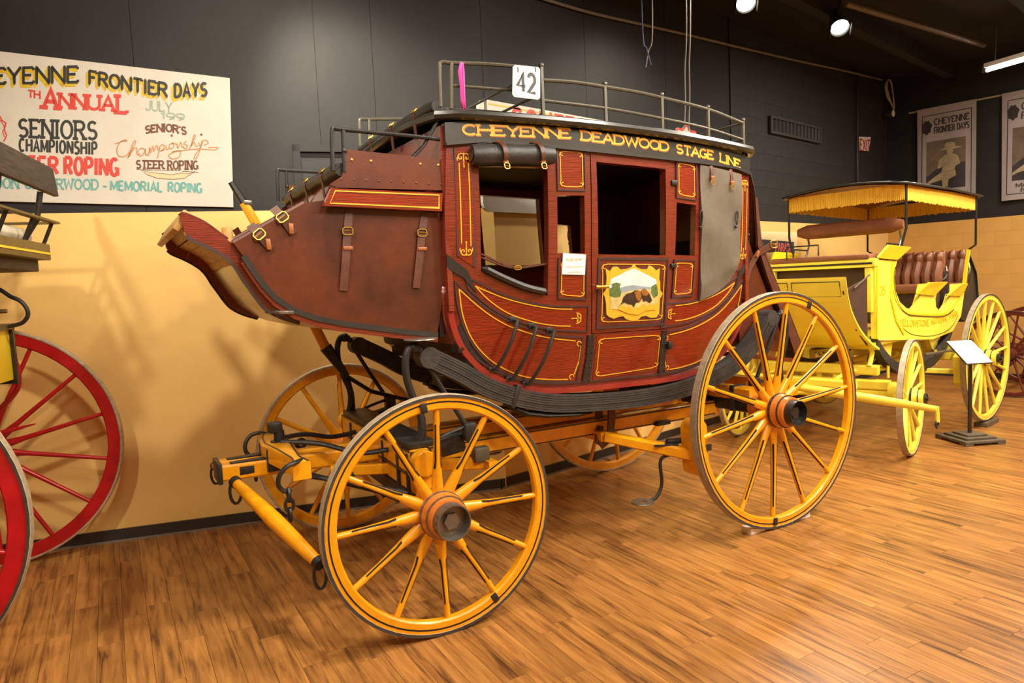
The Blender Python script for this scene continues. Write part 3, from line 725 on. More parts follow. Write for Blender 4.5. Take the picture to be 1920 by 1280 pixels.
# --- ends, floor and roof of the body
def end_wall(u, zl, zt, inner):
    w = Wd(u, zt)-.02
    return MB().box((u, 0, (zl+zt)/2), (.03, 2*w, zt-zl))
end_wall(.215, 1.55, 2.50, 1).build('front_wall', M['red'], SG, smooth=0)
end_wall(2.445, 1.50, 2.44, 1).build('rear_wall', M['red'], SG, smooth=0)
def under(n=24):
    vs = []; fs = []
    L = low_all[::2]
    if L[-1] != low_all[-1]: L.append(low_all[-1])
    for p in L:
        w = Wd(*p)-.02
        for k in range(5): vs.append((p[0], -w + 2*w*k/4, p[1]+.02))
    for i in range(len(L)-1):
        for k in range(4): fs.append((i*5+k, (i+1)*5+k, (i+1)*5+k+1, i*5+k+1))
    return MB().add(vs, fs)
ub = under().build('underbody', M['red'], SG)
sm = ub.modifiers.new('t', 'SOLIDIFY'); sm.thickness = .03; sm.offset = -1
# roof: bowed in plan and crowned, with a rolled edge
def roof_grid(z_off, over, nu=24, nv=10, u0_=.15, u1_=2.53, crown=.07):
    vs = []
    for i in range(nu+1):
        u = u0_+(u1_-u0_)*i/nu; zt = 2.512 - .026*(u-1.33)*1.0 + .012*(1-((u-1.33)/1.2)**2)
        e = 1-max(0, abs(u-1.34)-1.04)*1.3
        w = (Wd(min(max(u, .2), 2.46), 2.5)+over)*min(1, e+.08)
        for k in range(nv+1):
            t = -1+2*k/nv; vs.append((u, w*t, zt+z_off+crown*(1-t*t)))
    fs = [(i*(nv+1)+k, (i+1)*(nv+1)+k, (i+1)*(nv+1)+k+1, i*(nv+1)+k+1) for i in range(nu) for k in range(nv)]
    return vs, fs, nu, nv
vs, fs, nu, nv = roof_grid(.0, .035, crown=.035, u0_=.185)
rf = MB().add(vs, fs).build('roof', M['blackl'], SG, smooth=60)
so_ = rf.modifiers.new('t', 'SOLIDIFY'); so_.thickness = .022; so_.offset = 1
edge = [vs[i*(nv+1)] for i in range(nu+1)] + [vs[nu*(nv+1)+k] for k in range(1, nv+1)] + [vs[i*(nv+1)+nv] for i in range(nu-1, -1, -1)] + [vs[k] for k in range(nv-1, 0, -1)]
MB().tube([Vector(p)+Vector((0,0,.006)) for p in edge], .026, 8, closed=True, up=(0,0,1)).build('roof_edge', M['olive'], rf)
vs, fs, nu, nv = roof_grid(-.10, -.03, u0_=.24, u1_=2.43, crown=.05)
MB().add(vs, [f[::-1] for f in fs]).build('headlining', M['interc'], SG, smooth=60)
# interior: dark lining and benches
for u_, nm in ((.30, 'bench_back'), (2.36, 'bench_back')):
    MB().bbox((u_, 0, 1.62), (.10, 1.16, .62), .03).build(nm, M['interior'], SG)
for u_ in (.48, 1.25, 2.18): MB().bbox((u_, 0, 1.34 if u_ != 1.25 else 1.30), (.36, 1.14, .22), .03).build('bench', M['interior'], SG)
# --- gold pinstripes, scrolls and lettering on the near and far sides
def fleur(mb, fm, c, ang, s, w=.0045, h=(.004, .0075)):
    """scroll ornament: stem with diamonds and two curls, pointing along ang"""
    ca, sa = cos(ang), sin(ang)
    T = lambda x, y: (c[0]+(x*ca-y*sa)*s, c[1]+(x*sa+y*ca)*s)
    mb.strip([T(-.1, 0), T(1.15, 0)], w, fm, *h)
    for x in (.0, .55, 1.15): mb.plate([T(x-.12, 0), T(x, -.09), T(x+.12, 0), T(x, .09)], fm, *h)
    for sg in (-1, 1):
        a = [T(0, sg*.02), T(-.05, sg*.22), T(.02, sg*.42), T(.22, sg*.52), T(.42, sg*.44), T(.46, sg*.28), T(.34, sg*.2), T(.24, sg*.28)]
        mb.strip(curve2(a, 4), w*1.2, fm, *h)
        mb.strip(curve2([T(.22, sg*.52), T(.4, sg*.62), T(.62, sg*.6)], 4), w, fm, *h)
def rect_orn(mb, fm, q, ins=.018, r=.016, w=.0045, h=(.004, .0075)):
    """pinstripe rectangle with curled corners inside the quad q (clockwise from top left)"""
    cx = sum(p[0] for p in q)/4; cz = sum(p[1] for p in q)/4
    P = [(p[0]+(ins if p[0] < cx else -ins), p[1]+(ins if p[1] < cz else -ins)) for p in q]
    for i in range(4):
        a, b = P[i], P[(i+1) % 4]; L = hypot(b[0]-a[0], b[1]-a[1]); t = ((b[0]-a[0])/L, (b[1]-a[1])/L)
        k = r*1.9
        mb.strip(dens([(a[0]+t[0]*k, a[1]+t[1]*k), (b[0]-t[0]*k, b[1]-t[1]*k)], .06), w, fm, *h)
    for p in P:
        sx = 1 if p[0] < cx else -1; sz = 1 if p[1] < cz else -1
        a0 = 0
        pts = [(p[0]+sx*r*1.9, p[1])] + [(p[0]+sx*(r*.75+r*.62*cos(radians(a))), p[1]+sz*(r*.75+r*.62*sin(radians(a)))) for a in (-60, -110, -160, -215, -260, -300)] 
        mb.strip(curve2(pts, 3), w, fm, *h)
        mb.strip(curve2([(p[0], p[1]+sz*r*1.9), (p[0]-sx*r*.25, p[1]+sz*r*1.1), (p[0]+sx*r*.2, p[1]+sz*r*.4), (p[0]+sx*r*.8, p[1]+sz*r*.3)], 3), w, fm, *h)
def offset_in(L, d):
    out = []; m = len(L)
    A = sum(L[i][0]*L[(i+1) % m][1]-L[(i+1) % m][0]*L[i][1] for i in range(m))
    sg = 1 if A > 0 else -1
    for i in range(m):
        a, b = L[i-1], L[(i+1) % m]; t = (b[0]-a[0], b[1]-a[1]); n = hypot(*t) or 1
        out.append((L[i][0]-sg*t[1]/n*d, L[i][1]+sg*t[0]/n*d))
    return out
for sd in (-1, 1):
    fm = body(sd)
    for q in ([(.845, 2.405), (1.022, 2.404), (1.022, 2.180), (.845, 2.180)], [(.848, 1.806), (1.030, 1.800), (1.034, 1.570), (.850, 1.585)]):
        for L in (q, mirwl(q)): mb = MB(); rect_orn(mb, fm, L); mb.build('gold_pinstripe', M['gold'], SG, smooth=0)
    mb = MB(); rect_orn(mb, fm, [(1.118, 1.790), (1.640, 1.774), (1.640, 1.395), (1.128, 1.408)], .022, .02, h=(.006, .0095)); mb.build('gold_pinstripe', M['gold'], SG, smooth=0)
    mb = MB(); rect_orn(mb, fm, [(1.125, 1.352), (1.640, 1.338), (1.640, 1.095), (1.120, 1.085)], .020, .02); mb.build('gold_pinstripe', M['gold'], SG, smooth=0)
    for mf in (lambda p: p, mir):
        mb = MB()
        dx = 0 if mf((0, 0))[0] < 1 else -.03
        a = [mf(p) for p in ((.282+dx, 2.31), (.282+dx, 1.90))]; b = [mf(p) for p in ((.332+dx, 2.31), (.332+dx, 1.885))]
        mb.strip(dens(a, .08), .005, fm, .004, .0075); mb.strip(dens(b, .08), .005, fm, .004, .0075)
        fleur(mb, fm, mf((.307+dx, 2.355)), -pi/2, .055); fleur(mb, fm, mf((.307+dx, 1.842)), pi/2, .055)
        mb.build('gold_pinstripe', M['gold'], SG, smooth=0)
    # waist panel: two lines meeting at the front point and a scroll at the door end
    w_up = curve2(c3((300,325),(400,370),(560,430),(760,480),(930,505),(1075,510)), 4)
    w_lo = curve2(c3((300,325),(400,430),(560,540),(760,610),(930,640),(1060,645)), 4)
    l_up = curve2(c3((170,350),(280,450),(420,560),(570,645),(760,710),(930,745),(1100,762)), 4)
    l_lo = curve2(c3((170,350),(200,560),(270,740),(380,880),(520,980),(700,1050),(900,1072),(1040,1070)), 4)
    l_rt = c3((1145,800),(1130,920),(1090,1030))
    for mf in (lambda p: p, mir):
        mb = MB()
        for L in (w_up, w_lo): mb.strip([mf(p) for p in L], .0055, fm, .003, .007)
        e = mf(c3((1140, 580))[0]); fleur(mb, fm, e, pi if mf((0, 0))[0] < 1 else 0, .048)
        mb.build('gold_pinstripe', M['gold'], SG, smooth=0)
        mb = MB()
        for L in (l_up, l_lo, l_rt): mb.strip([mf(p) for p in L], .0055, fm, .003, .007)
        for p in c3((1130, 785), (1070, 1050)): mb.strip([mf((p[0]+.014*cos(radians(t)), p[1]+.014*sin(radians(t)))) for t in range(0, 300, 30)], .005, fm, .003, .007)
        mb.build('gold_pinstripe', M['gold'], SG, smooth=0)
    # frieze lettering
    words = (('CHEYENNE', 868, 1069), ('DEADWOOD', 1090, 1253), ('STAGE', 1268, 1337), ('LINE', 1350, 1387))
    for wd, x0, x1 in words:
        g = MB(); sh = MB()
        TB = ((868,252),(1000,255),(1071,259),(1093,262.5),(1170,271),(1250,282.5),(1268,286),(1337,298.5),(1350,302.5),(1387,315))
        yb = lambda x: next(p[1]+(q[1]-p[1])*(x-p[0])/(q[0]-p[0]) for p, q in zip(TB, TB[1:]) if x <= q[0])
        a0, z0 = S(x0, yb(x0), .012); a1, z1 = S(x1, yb(x1), .012)
        if sd > 0: a0, a1, z0, z1 = 2.66-a0, 2.66-a1, z0, z1
        ln = abs(a1-a0); sx = 1 if a1 > a0 else -1
        wp = lambda a, b: (a0+sx*a, z0+(z1-z0)*a/ln+b)
        lettering(sh, wd, .004, ln+.004, -.003, .049, .0135, fm, .012, .0128, serif=.13, warp=wp)
        lettering(g, wd, 0, ln, 0, .049, .0105, fm, .0128, .0145, serif=.13, warp=wp)
        gp = g.build('frieze_lettering', M['gold'], SG, smooth=0); sh.build('lettering_shade', M['goldd'], gp, smooth=0)

# --- painted picture on each door
K5 = lambda *p: [S(1080+x/4.923, 500+y/4.923, .006) for x, y in p]
cart = K5((530,-30),(552,5),(600,22),(650,22),(668,-12),(700,0),(735,35),(768,15),(762,110),(772,150),(772,215),(796,250),(770,290),(765,360),(762,430),(735,468),(680,470),(640,452),(595,460),(570,488),(510,498),(455,482),(430,455),(385,462),(345,480),(300,462),(276,440),(272,330),(262,280),(243,250),(270,210),(278,100),(268,18),(310,40),(335,0),(375,-2),(405,25),(455,20),(505,5))
pic = K5((530,15),(600,50),(670,85),(735,120),(742,200),(755,260),(735,350),(728,395),(640,400),(560,440),(480,430),(400,398),(305,388),(312,300),(300,200),(320,110),(400,75),(460,40))
for sd in (-1, 1):
    fm = body(sd)
    cp = MB().plate(cart, fm, .006, .012, su=.1).build('gold_cartouche', M['gold'], SG, smooth=0)
    mb = MB(); mb.strip(dens(offset_in(cart, -.004), .05, True), .006, fm, .006, .009, True); mb.build('cartouche_shadow', M['groove'], cp, smooth=0)
    MB().plate(pic, fm, .012, .0128, su=.1).build('painted_sky', M['skyp'], cp, smooth=0)
    MB().plate(K5((303,215),(380,200),(450,180),(520,168),(580,178),(660,185),(745,195),(752,250),(305,260)), fm, .0128, .0133, su=.1).build('painted_hills', M['hillp'], cp, smooth=0)
    MB().plate(K5((305,235),(420,240),(520,215),(640,205),(748,215),(752,265),(735,350),(728,393),(640,398),(560,436),(480,428),(400,396),(306,386),(312,300)), fm, .0133, .0138, su=.1).build('painted_grass', M['grassp'], cp, smooth=0)
    for q in (K5((300,200),(330,185),(320,160),(360,145),(405,155),(395,190),(410,235),(400,275),(350,285),(306,270)), K5((690,180),(735,155),(745,215),(750,262),(710,290),(685,240))):
        MB().plate(q, fm, .0138, .0143).build('painted_bush', M['bushp'], cp, smooth=0)
    for q in (K5((375,385),(395,360),(415,325),(428,280),(460,250),(510,235),(540,215),(585,240),(600,290),(580,325),(545,335),(525,375),(508,350),(470,345),(440,330),(410,345)), K5((590,225),(615,200),(640,212),(672,255),(695,312),(672,335),(640,315),(612,322),(598,280))):
        MB().plate(q, fm, .0143, .0150).build('painted_bison', M['bisond'], cp, smooth=0)
    for q in (K5((530,235),(560,212),(588,230),(592,290),(575,322),(550,300)), K5((592,225),(615,203),(640,214),(660,250),(640,270),(606,262))):
        MB().plate(q, fm, .0150, .0156).build('bison_mane', M['bisonl'], cp, smooth=0)
    MB().plate(K5((375,390),(420,345),(450,380),(480,350),(500,390),(540,365),(570,385),(610,340),(640,370),(680,335),(700,360),(732,340),(728,398),(640,404),(560,444),(480,434),(400,402)), fm, .0156, .0162).build('painted_gold_grass', M['gold'], cp, smooth=0)
    # door handle and hinges
    hn = S(1118, 538, .02); h2 = S(1140, 537, .03)
    MB().tube([fm(hn[0]-.01, hn[1], .03), fm(hn[0]+.02, hn[1], .035), fm(h2[0], h2[1], .035)], [.013, .009, .011], 10).tube([fm(hn[0]+.015, hn[1], .0), fm(hn[0]+.015, hn[1], .035)], .007, 8).build('door_handle', M['brass'], SG)
    for px, py in ((1262, 343), (1261, 498)):
        p = S(px, py); MB().bbox(fm(p[0], p[1], .008), (.045, .018, .03 if py < 400 else .025), .004).build('door_hinge', M['iron'], SG)
    p = S(1080+840/4.923, 500+725/4.923); MB().bbox(fm(p[0], p[1], .022), (.035, .03, .05), .006).build('door_latch', M['black'], SG)

# --- leather curtains
def buckle(c, r, nrm, up, parent, w=.022, h=.026, m=None):
    c = Vector(c); n = Vector(nrm).normalized(); u = Vector(up); u = (u-n*u.dot(n)).normalized(); s = n.cross(u)
    pts = [c + s*(w/2*a) + u*(h/2*b) for a, b in ((-1,-.6),(-.6,-1),(.6,-1),(1,-.6),(1,.6),(.6,1),(-.6,1),(-1,.6))]
    mb = MB().tube(pts, r, 6, closed=True); mb.tube([c-s*(w/2), c+s*(w*.3)], r*.7, 5)
    return mb.build('buckle', m or M['brass'], parent)
def strap(pts, w, parent, m, nm='strap', th=.004, nrm=(0,-1,0)):
    """flat strap of width w along 3D points"""
    P = [Vector(p) for p in pts]; vs = []; n0 = Vector(nrm)
    for i, p in enumerate(P):
        t = (P[min(i+1, len(P)-1)]-P[max(i-1, 0)]).normalized(); n = (n0-t*n0.dot(t)).normalized(); s = t.cross(n)
        for a, b in ((-.5, 0), (.5, 0), (.5, 1), (-.5, 1)): vs.append(p + s*w*a + n*th*b)
    fs = [(3,2,1,0)]; k = len(P)
    for i in range(k-1): fs += [(i*4+j, i*4+(j+1) % 4, (i+1)*4+(j+1) % 4, (i+1)*4+j) for j in range(4)]
    fs.append(tuple(range((k-1)*4, k*4)))
    return MB().add(vs, fs).build(nm, m, parent, smooth=30)
for sd in (-1, 1):
    fm = body(sd)
    # rolled curtain over the front window
    pa, pb = S(886, 290, .05), S(1038, 291, .05)
    pts = [fm(pa[0]+(pb[0]-pa[0])*t, pa[1]+(pb[1]-pa[1])*t, .045) for t in [i/10 for i in range(11)]]
    rs = [.050, .060, .058, .054, .060, .058, .055, .059, .057, .054, .046]
    ro = MB().tube(pts, rs, 14, flat=.85).build('rolled_curtain', M['blackl'], SG, smooth=60)
    MB().tube([pts[0]+Vector((-.008,0,0)), pts[0]+Vector((.004,0,0))], .028, 10).build('curtain_end', M['black'], ro)
    for t in (.34, .80):
        c = fm(pa[0]+(pb[0]-pa[0])*t, pa[1]+(pb[1]-pa[1])*t, .045)
        cu, cz = c.x, c.z
        sp = [Vector((cu-.02, sd*(abs(c.y)-.03), cz+.072))] + [Vector((cu-.015+.02*k/6, sd*(abs(c.y)+.062*sin(radians(60-k*25))**1 if False else abs(c.y)+.063*cos(radians(-70+k*24))), cz+.063*sin(radians(70-k*24)))) for k in range(6)]
        strap(sp, .026, ro, M['leath2'], nrm=(0, sd, 0))
        q = sp[-1]; MB().bbox(q+Vector((0, sd*.006, .006)), (.030, .012, .014), .003).build('strap_keeper', M['tan'], ro)
        buckle(q+Vector((.002, sd*.012, -.016)), .0032, (0, sd, .2), (0, 0, 1), ro, .03, .03)
    # lowered curtain over the rear window
    cu = [(1.918, 2.362), (2.352, 2.330), (2.352, 1.80)] + curve2([(2.352, 1.80), (2.29, 1.665), (2.16, 1.575), (1.95, 1.515)], 5)[1:]
    rnd = random.Random(3)
    wr_ = lambda u, z, h: fm(u, z, h + (.006*sin(9*u+14*z)+.008*max(0, 1-abs(z-1.66-.35*(u-2.1))/.06) if h > .01 else 0))
    cob = MB().plate(cu, wr_, .004, .016, su=.045, sz=.045).build('lowered_curtain', M['canvas'], SG, smooth=60)
    for px, py in ((1333, 312), (1370, 322)):
        p = S(px, py, .02); sp = [fm(p[0], p[1]+.015, .015), fm(p[0]+.004, p[1]-.03, .024), fm(p[0]+.002, p[1]-.075, .024)]
        strap(sp, .026, cob, M['leath2'], nrm=(0, sd, 0))
        MB().bbox(sp[-1]+Vector((0, sd*.006, .004)), (.032, .014, .022), .004).build('strap_keeper', M['tan'], cob)
        buckle(sp[-1]+Vector((0, sd*.01, -.024)), .0035, (0, sd, 0), (0, 0, 1), cob, .03, .03)
    for px, py in ((1314, 408), (1381, 408)):
        p = S(px, py, .02); MB().tube([fm(p[0]+.012*cos(radians(a)), p[1]+.045*sin(radians(a)), .024) for a in range(0, 360, 30)], .0035, 6, closed=True).ball(fm(p[0]-.005, p[1]-.06, .022), .010, 8).build('curtain_loop', M['black'], cob)
    # window strap with its brass buckles
    a, b, c = S(902, 476, -.02), S(962, 500, -.02), S(1030, 494, -.02)
    MB().tube(smooth_pts([fm(*a, -.02), fm(*b, -.02), fm(*c, -.02)], 6), .006, 6).tube(smooth_pts([fm(a[0], a[1]-.018, -.02), fm(b[0], b[1]-.006, -.02), fm(c[0], c[1], -.02)], 6), .006, 6).build('window_strap', M['leath2'], SG)
    buckle(fm(b[0]+.02, b[1]-.006, -.005), .004, (0, sd, 0), (0, 0, 1), SG, .04, .02)

# --- paper note stuck to the side (a thing of its own)
pn = [S(x, y, .02) for x, y in ((1057, 474), (1100, 477), (1098, 515), (1055, 514))]
fw = lambda u, z, h: CF.wor(u, -(Wd(u, z)+h), z)
nt_ = MB().plate(pn, fw, .012, .0135).build('paper_note', M['paper'], smooth=0)
tag(nt_, 'small white paper note with faint printed lines taped beside the coach door', 'note')
ln_ = MB(); a0, z0 = pn[0]; a1, z1 = pn[1]
lettering(ln_, 'PLEASE DO NOT', a0+.02, a1-.02, z0-.045, .014, .0022, fw, .0135, .0142)
for k, (i0, i1) in enumerate(((.02, .02), (.03, .035))):
    pts = [(a0+i0+(a1-i1-a0-i0)*t/30, z0-.078-.03*k+.005*sin(t*1.9)) for t in range(31)]
    ln_.strip(pts, .002, fw, .0135, .0142)
ln_.build('note_print', mat('pale grey print', sr(196,186,150), .6), nt_, smooth=0)
# --- driver's box, boot and footboard
AV = CF.v
def PV(v, *p): return [(q.x, q.z) for q in (AV(x, y, v) for x, y in p)]
def flat(v0, sd=-1): return lambda u, z, h: Vector((u, v0 + sd*h, z))
def pv3(v, pts): return [AV(x, y, v) for x, y in pts]
VB = .55
boot = PV(-VB, (437,456),(470,437),(520,409),(570,381),(606,376),(612,386),(833,400),(834,480),(828,560),(818,627),(760,622),(700,614),(640,606),(590,596),(550,582),(515,559),(490,532),(470,503),(455,480))
botcurve = [(a, b) for a, b in boot[9:]]
for sd in (-1, 1):
    fl = lambda u, z, h, sd=sd: Vector((u, sd*(VB+h), z))
    bs_ = MB().plate(boot, fl, -.02, .012, su=.12, sz=.12).build('boot_leather', M['leather'], SG, smooth=30)
    MB().strip(dens(botcurve, .06), .026, fl, 0, .026).build('boot_bead', M['black'], bs_, smooth=50)
    MB().strip(dens([(a, b-.024) for a, b in botcurve], .06), .030, fl, -.02, .018).build('boot_sill', M['red'], bs_, smooth=50)
    MB().tube([fl(a, b, -.005) for a, b in dens(boot[:4], .06)], .014, 8).build('boot_hem', M['leath2'], bs_)
    # long vertical straps and short front straps, with buckles
    for (x0, y0), (x1, y1), (xb, yb_) in (((653,395),(642,545),(649,434)), ((795,398),(778,540),(788,437))):
        a, b, c = PV(-VB, (x0,y0), (x1,y1), (xb,yb_))
        strap([fl(*a, .012), fl(*c, .018), fl((b[0]+c[0])/2, (b[1]+c[1])/2, .022), fl(*b, .016)], .040, bs_, M['leath2'], nrm=(0, sd, 0))
        buckle(fl(*c, .026), .0036, (0, sd, 0), (0, 0, 1), bs_, .050, .036)
        k = (c[0]-.004, c[1]-.082); MB().bbox(fl(*k, .024), (.048, .012, .018), .003).build('strap_keeper', M['tan'], bs_)
    for (x0, y0), (x1, y1) in (((527,408),(550,438)), ((484,440),(508,466))):
        a, b = PV(-VB, (x0,y0), (x1,y1))
        strap([fl(a[0]-.03, a[1]+.045, -.01), fl(*a, .022), fl(*b, .016)], .040, bs_, M['leath2'], nrm=(0, sd, 0))
        buckle(fl(a[0], a[1], .026), .0042, (0, sd, .2), (b[0]-a[0], 0, b[1]-a[1]), bs_, .052, .040)
        MB().bbox(fl(a[0]+(b[0]-a[0])*.72, a[1]+(b[1]-a[1])*.72, .024), (.022, .012, .05), .003, Matrix.Rotation(atan2(b[0]-a[0], -(b[1]-a[1]))*-1+.6, 3, 'Y')).build('strap_keeper', M['tan'], bs_)
# bottom of the boot, across
def across(curve, w, th, m, nm, parent=SG):
    vs = []; n = len(curve)
    for a, b in curve: vs += [(a, -w, b), (a, w, b), (a, -w, b-th), (a, w, b-th)]
    fs = []
    for i in range(n-1):
        p, q = i*4, (i+1)*4; fs += [(p, p+1, q+1, q), (p+2, q+2, q+3, p+3), (p, q, q+2, p+2), (p+1, p+3, q+3, q+1)]
    fs += [(0, 2, 3, 1), ((n-1)*4, (n-1)*4+1, (n-1)*4+3, (n-1)*4+2)]
    return MB().add(vs, fs).build(nm, m, parent, smooth=30)
across([(a, b-.02) for a, b in botcurve], VB-.02, .02, M['red'], 'boot_floor')
MB().bbox((.19, 0, 1.75), (.03, 1.06, .68), .005).build('boot_back', M['interior'], SG)
# footboard: two shaped brackets with boards between
K4 = lambda *p: PV(-.52, *[(300+x/5.333, 380+y/5.333) for x, y in p])
bup = curve2(K4((195,155),(235,120),(290,140),(440,210),(620,340),(760,440),(850,560)), 3)
blo = curve2(K4((230,240),(245,305),(310,370),(430,425),(560,490),(680,570),(760,660),(820,760),(900,870),(970,970),(1060,1070),(1210,1150),(1390,1205)), 3)
brk = bup + K4((872,640),(930,760),(1010,880),(1120,990),(1390,1130)) + blo[::-1]
for sd in (-1, 1):
    fl = lambda u, z, h, sd=sd: Vector((u, sd*(.52+h), z))
    bk = MB().plate(brk, fl, -.025, .012, su=.08).build('footboard_bracket', M['red'], SG, smooth=30)
    MB().strip(dens(blo[4:], .05), .016, fl, -.002, .016).build('bracket_bead', M['groove'], bk, smooth=50)
    MB().tube([fl(a, b, -.006) for a, b in dens(bup[1:14], .05)], .014, 6).build('bracket_rail', M['maroon'], bk)
path = [(a+.030, b+.052) for a, b in blo[2:-6]]
tot = [0]
for p, q in zip(path, path[1:]): tot.append(tot[-1]+hypot(q[0]-p[0], q[1]-p[1]))
def at_len(s_):
    for i in range(len(tot)-1):
        if tot[i+1] >= s_:
            t = (s_-tot[i])/(tot[i+1]-tot[i]); p, q = path[i], path[i+1]
            return Vector((p[0]+(q[0]-p[0])*t, 0, p[1]+(q[1]-p[1])*t))
    return Vector((path[-1][0], 0, path[-1][1]))
nb = 8
for i in range(nb):
    a, b = at_len(tot[-1]*(i+.035)/nb), at_len(tot[-1]*(i+.965)/nb)
    MB().bar(a, b, 1.0, .022, up=(0, 0, 1)).build('footboard_plank', M['wood'], SG, smooth=0)
e0 = at_len(0); MB().bbox((e0.x-.035, 0, e0.z-.005), (.03, 1.03, .10), .006, Matrix.Rotation(.55, 3, 'Y')).build('toe_board', M['wood'], SG)
ft = AV(427, 447, -.40); MB().lathe([(.001, .055), (.024, .05), (.026, .0), (.026, -.05)], 14, 'Z', ft).build('foot_peg', M['wood'], SG)
for k, (x, y) in enumerate(((345,406),(392,504),(450,568))): MB().ball(AV(x, y, -.5 if k < 1 else .52), .016, 8).build('bracket_bolt', M['iron'], SG)
MB().tube([AV(499, 584, -.5), AV(525, 586, -.58), AV(550, 586, -.575)], .009, 6).build('boot_hook', M['steel'], SG)

# seat: leather end aprons, red riser boards, cushion rolls and rails
VS = .60
apr = PV(-VS, (648,280),(834,300),(834,357),(630,352),(617,346),(640,331),(648,312))
ris = PV(-VS-.01, (621,353),(829,362),(828,396),(606,386))
risl = PV(-VS-.01, (628,358),(822,366),(822,390),(618,381))
for sd in (-1, 1):
    fl = lambda u, z, h, sd=sd: Vector((u, sd*(VS+h), z))
    ap = MB().plate(apr, fl, -.012, .006, su=.1).build('seat_apron', M['leather'], SG, smooth=30)
    rb = MB().plate(ris, fl, -.02, .016, su=.2).build('seat_riser', M['redp'], SG, smooth=0)
    MB().strip(dens(risl, .1, True), .006, fl, .016, .0185, True).build('gold_pinstripe', M['gold'], rb, smooth=0)
    for x, y in ((659,300),(695,302.5),(787.5,308),(821,310)):
        p = PV(-VS, (x, y))[0]; MB().ball(fl(*p, .006), .008, 8, (1, .6, 1)).build('brass_stud', M['brass'], ap)
    st = MB()
    for i in range(9): p = PV(-VS, (639+i*23.4, 335.5+i*1.25))[0]; st.ball(fl(*p, .006), .0055, 6, (1, .6, 1))
    tag(st.build('tack', M['leath2'], ap), kind='stuff')
    # seat rail
    p0, p1, p2, p3 = AV(622,240,-VS), AV(830,262,-VS), AV(643,243,-VS), AV(624,320,-VS)
    S_ = lambda p, sd=sd: Vector((p.x, sd*VS, p.z))
    MB().tube(smooth_pts([S_(p3), S_(p0)+Vector((0,0,-.02)), S_(p0)+Vector((.02,0,0)), S_(p2), S_(p1), S_(p1)+Vector((.02, 0, -.04))], 5), .0105, 8).build('seat_rail', M['iron'], SG)
    MB().tube([S_(p2), S_(p2)+Vector((-.005, 0, -.20))], .0105, 8).ball(S_(p2)+Vector((0, 0, -.10)), .015, 8).build('rail_post', M['iron'], SG)
    q0, q1 = AV(645, 318, -VS), AV(830, 204, -VS)
    # brace up to the roof
    MB().tube([Vector((-.02, sd*.57, 2.27)), Vector((.12, sd*.58, 2.40)), Vector((.2, sd*.60, 2.53))], .009, 6).build('roof_brace', M['iron'], SG)
def cushion_roll(u, z, w, r, nm='seat_roll'):
    o = MB().tube([Vector((u, -w+2*w*i/12, z+.004*sin(i*2.1))) for i in range(13)], [r*.8]+[r*(1+.06*sin(i*1.7)) for i in range(11)]+[r*.8], 12).build(nm, M['blackl'], SG, smooth=60)
    for t in (-.62, -.05, .55):
        v = w*t
        strap([Vector((u+.02, v, z+r+.004)), Vector((u-r*.7, v, z+r*.8)), Vector((u-r-.004, v, z)), Vector((u-r*.8, v, z-r*.9)), Vector((u-r*.6, v, z-r-.09))], .030, o, M['leath2'], nrm=(-1, 0, .3))
        buckle((u-r*.8, v, z+r*.75), .004, (-.7, 0, .7), (.7, 0, .7), o, .035, .035)
    return o
cushion_roll(-.315, 2.262, .58, .040)
cushion_roll(.195, 2.600, .60, .036, 'roof_seat_roll')
MB().bbox((-.08, 0, 2.21), (.46, 1.14, .07), .025).build('driver_seat', M['blackl'], SG)
MB().bbox((-.335, 0, 2.13), (.025, 1.10, .20), .004, Matrix.Rotation(.25, 3, 'Y')).build('seat_front', M['redp'], SG)
MB().bbox((-.345, 0, 2.02), (.02, 1.06, .12), .004).build('seat_skirt', M['redp'], SG)
MB().bbox((.50, 0, 2.595), (.55, 1.12, .055), .02).build('roof_seat', M['blackl'], SG)

# --- roof rails
VR = .64
for sd in (-1, 1):
    Rr = lambda x, y, sd=sd: (lambda p: Vector((p.x, sd*VR, p.z)))(AV(x, y, -VR))
    # front seat rail
    MB().tube(smooth_pts([Rr(826,200), Rr(824,130), Rr(828,117), Rr(850,118), Rr(930,121), Rr(1013,130)], 5), .0105, 8).build('roof_seat_rail', M['rail'], SG)
    MB().tube([Rr(846,117), Rr(846,204)], .0115, 8).build('rail_post', M['rail'], SG)
    MB().tube([Rr(845,160), Rr(960,169), Rr(1014,172)], .008, 8).build('roof_seat_rail', M['rail'], SG)
    # rear luggage rails bowed with the roof
    fm = body(sd)
    def RS(px, py): 
        p = S(px, py, -.04); return fm(p[0], p[1], -.04)
    MB().tube(smooth_pts([RS(1015,150), RS(1075,154), RS(1135,163), RS(1190,172), RS(1240,183), RS(1327,205), RS(1393,231)], 5), .011, 8).build('roof_rail', M['rail'], SG)
    MB().tube(smooth_pts([RS(1015,188), RS(1135,203), RS(1240,222), RS(1327,241), RS(1393,262)], 5), .009, 8).build('roof_rail', M['rail'], SG)
    for (xt, yt), (xb, yb_) in (((1014.5,126),(1016,218)), ((1133.5,161),(1138,234)), ((1240,181),(1241,252)), ((1327,204),(1328,270)), ((1393,228),(1393,288))):
        t, b = RS(xt, yt), RS(xb, yb_); b = Vector((t.x, t.y, b.z-.01))
        MB().tube([b, t], .012, 8).ball(t+Vector((0,0,.01)), .016, 8).build('rail_post', M['rail'], SG)
e1, e2 = S(1393, 231, -.04), S(1393, 262, -.04); w_ = Wd(*e1)-.04
for e in (e1, e2): MB().tube([(e[0], -w_, e[1]), (e[0], w_, e[1])], .009, 8).build('roof_rail', M['rail'], SG)
for v in (-.25, .25): MB().tube([(e1[0], v, e1[1]), (e1[0], v, e1[1]-.19)], .010, 8).build('rail_post', M['rail'], SG)
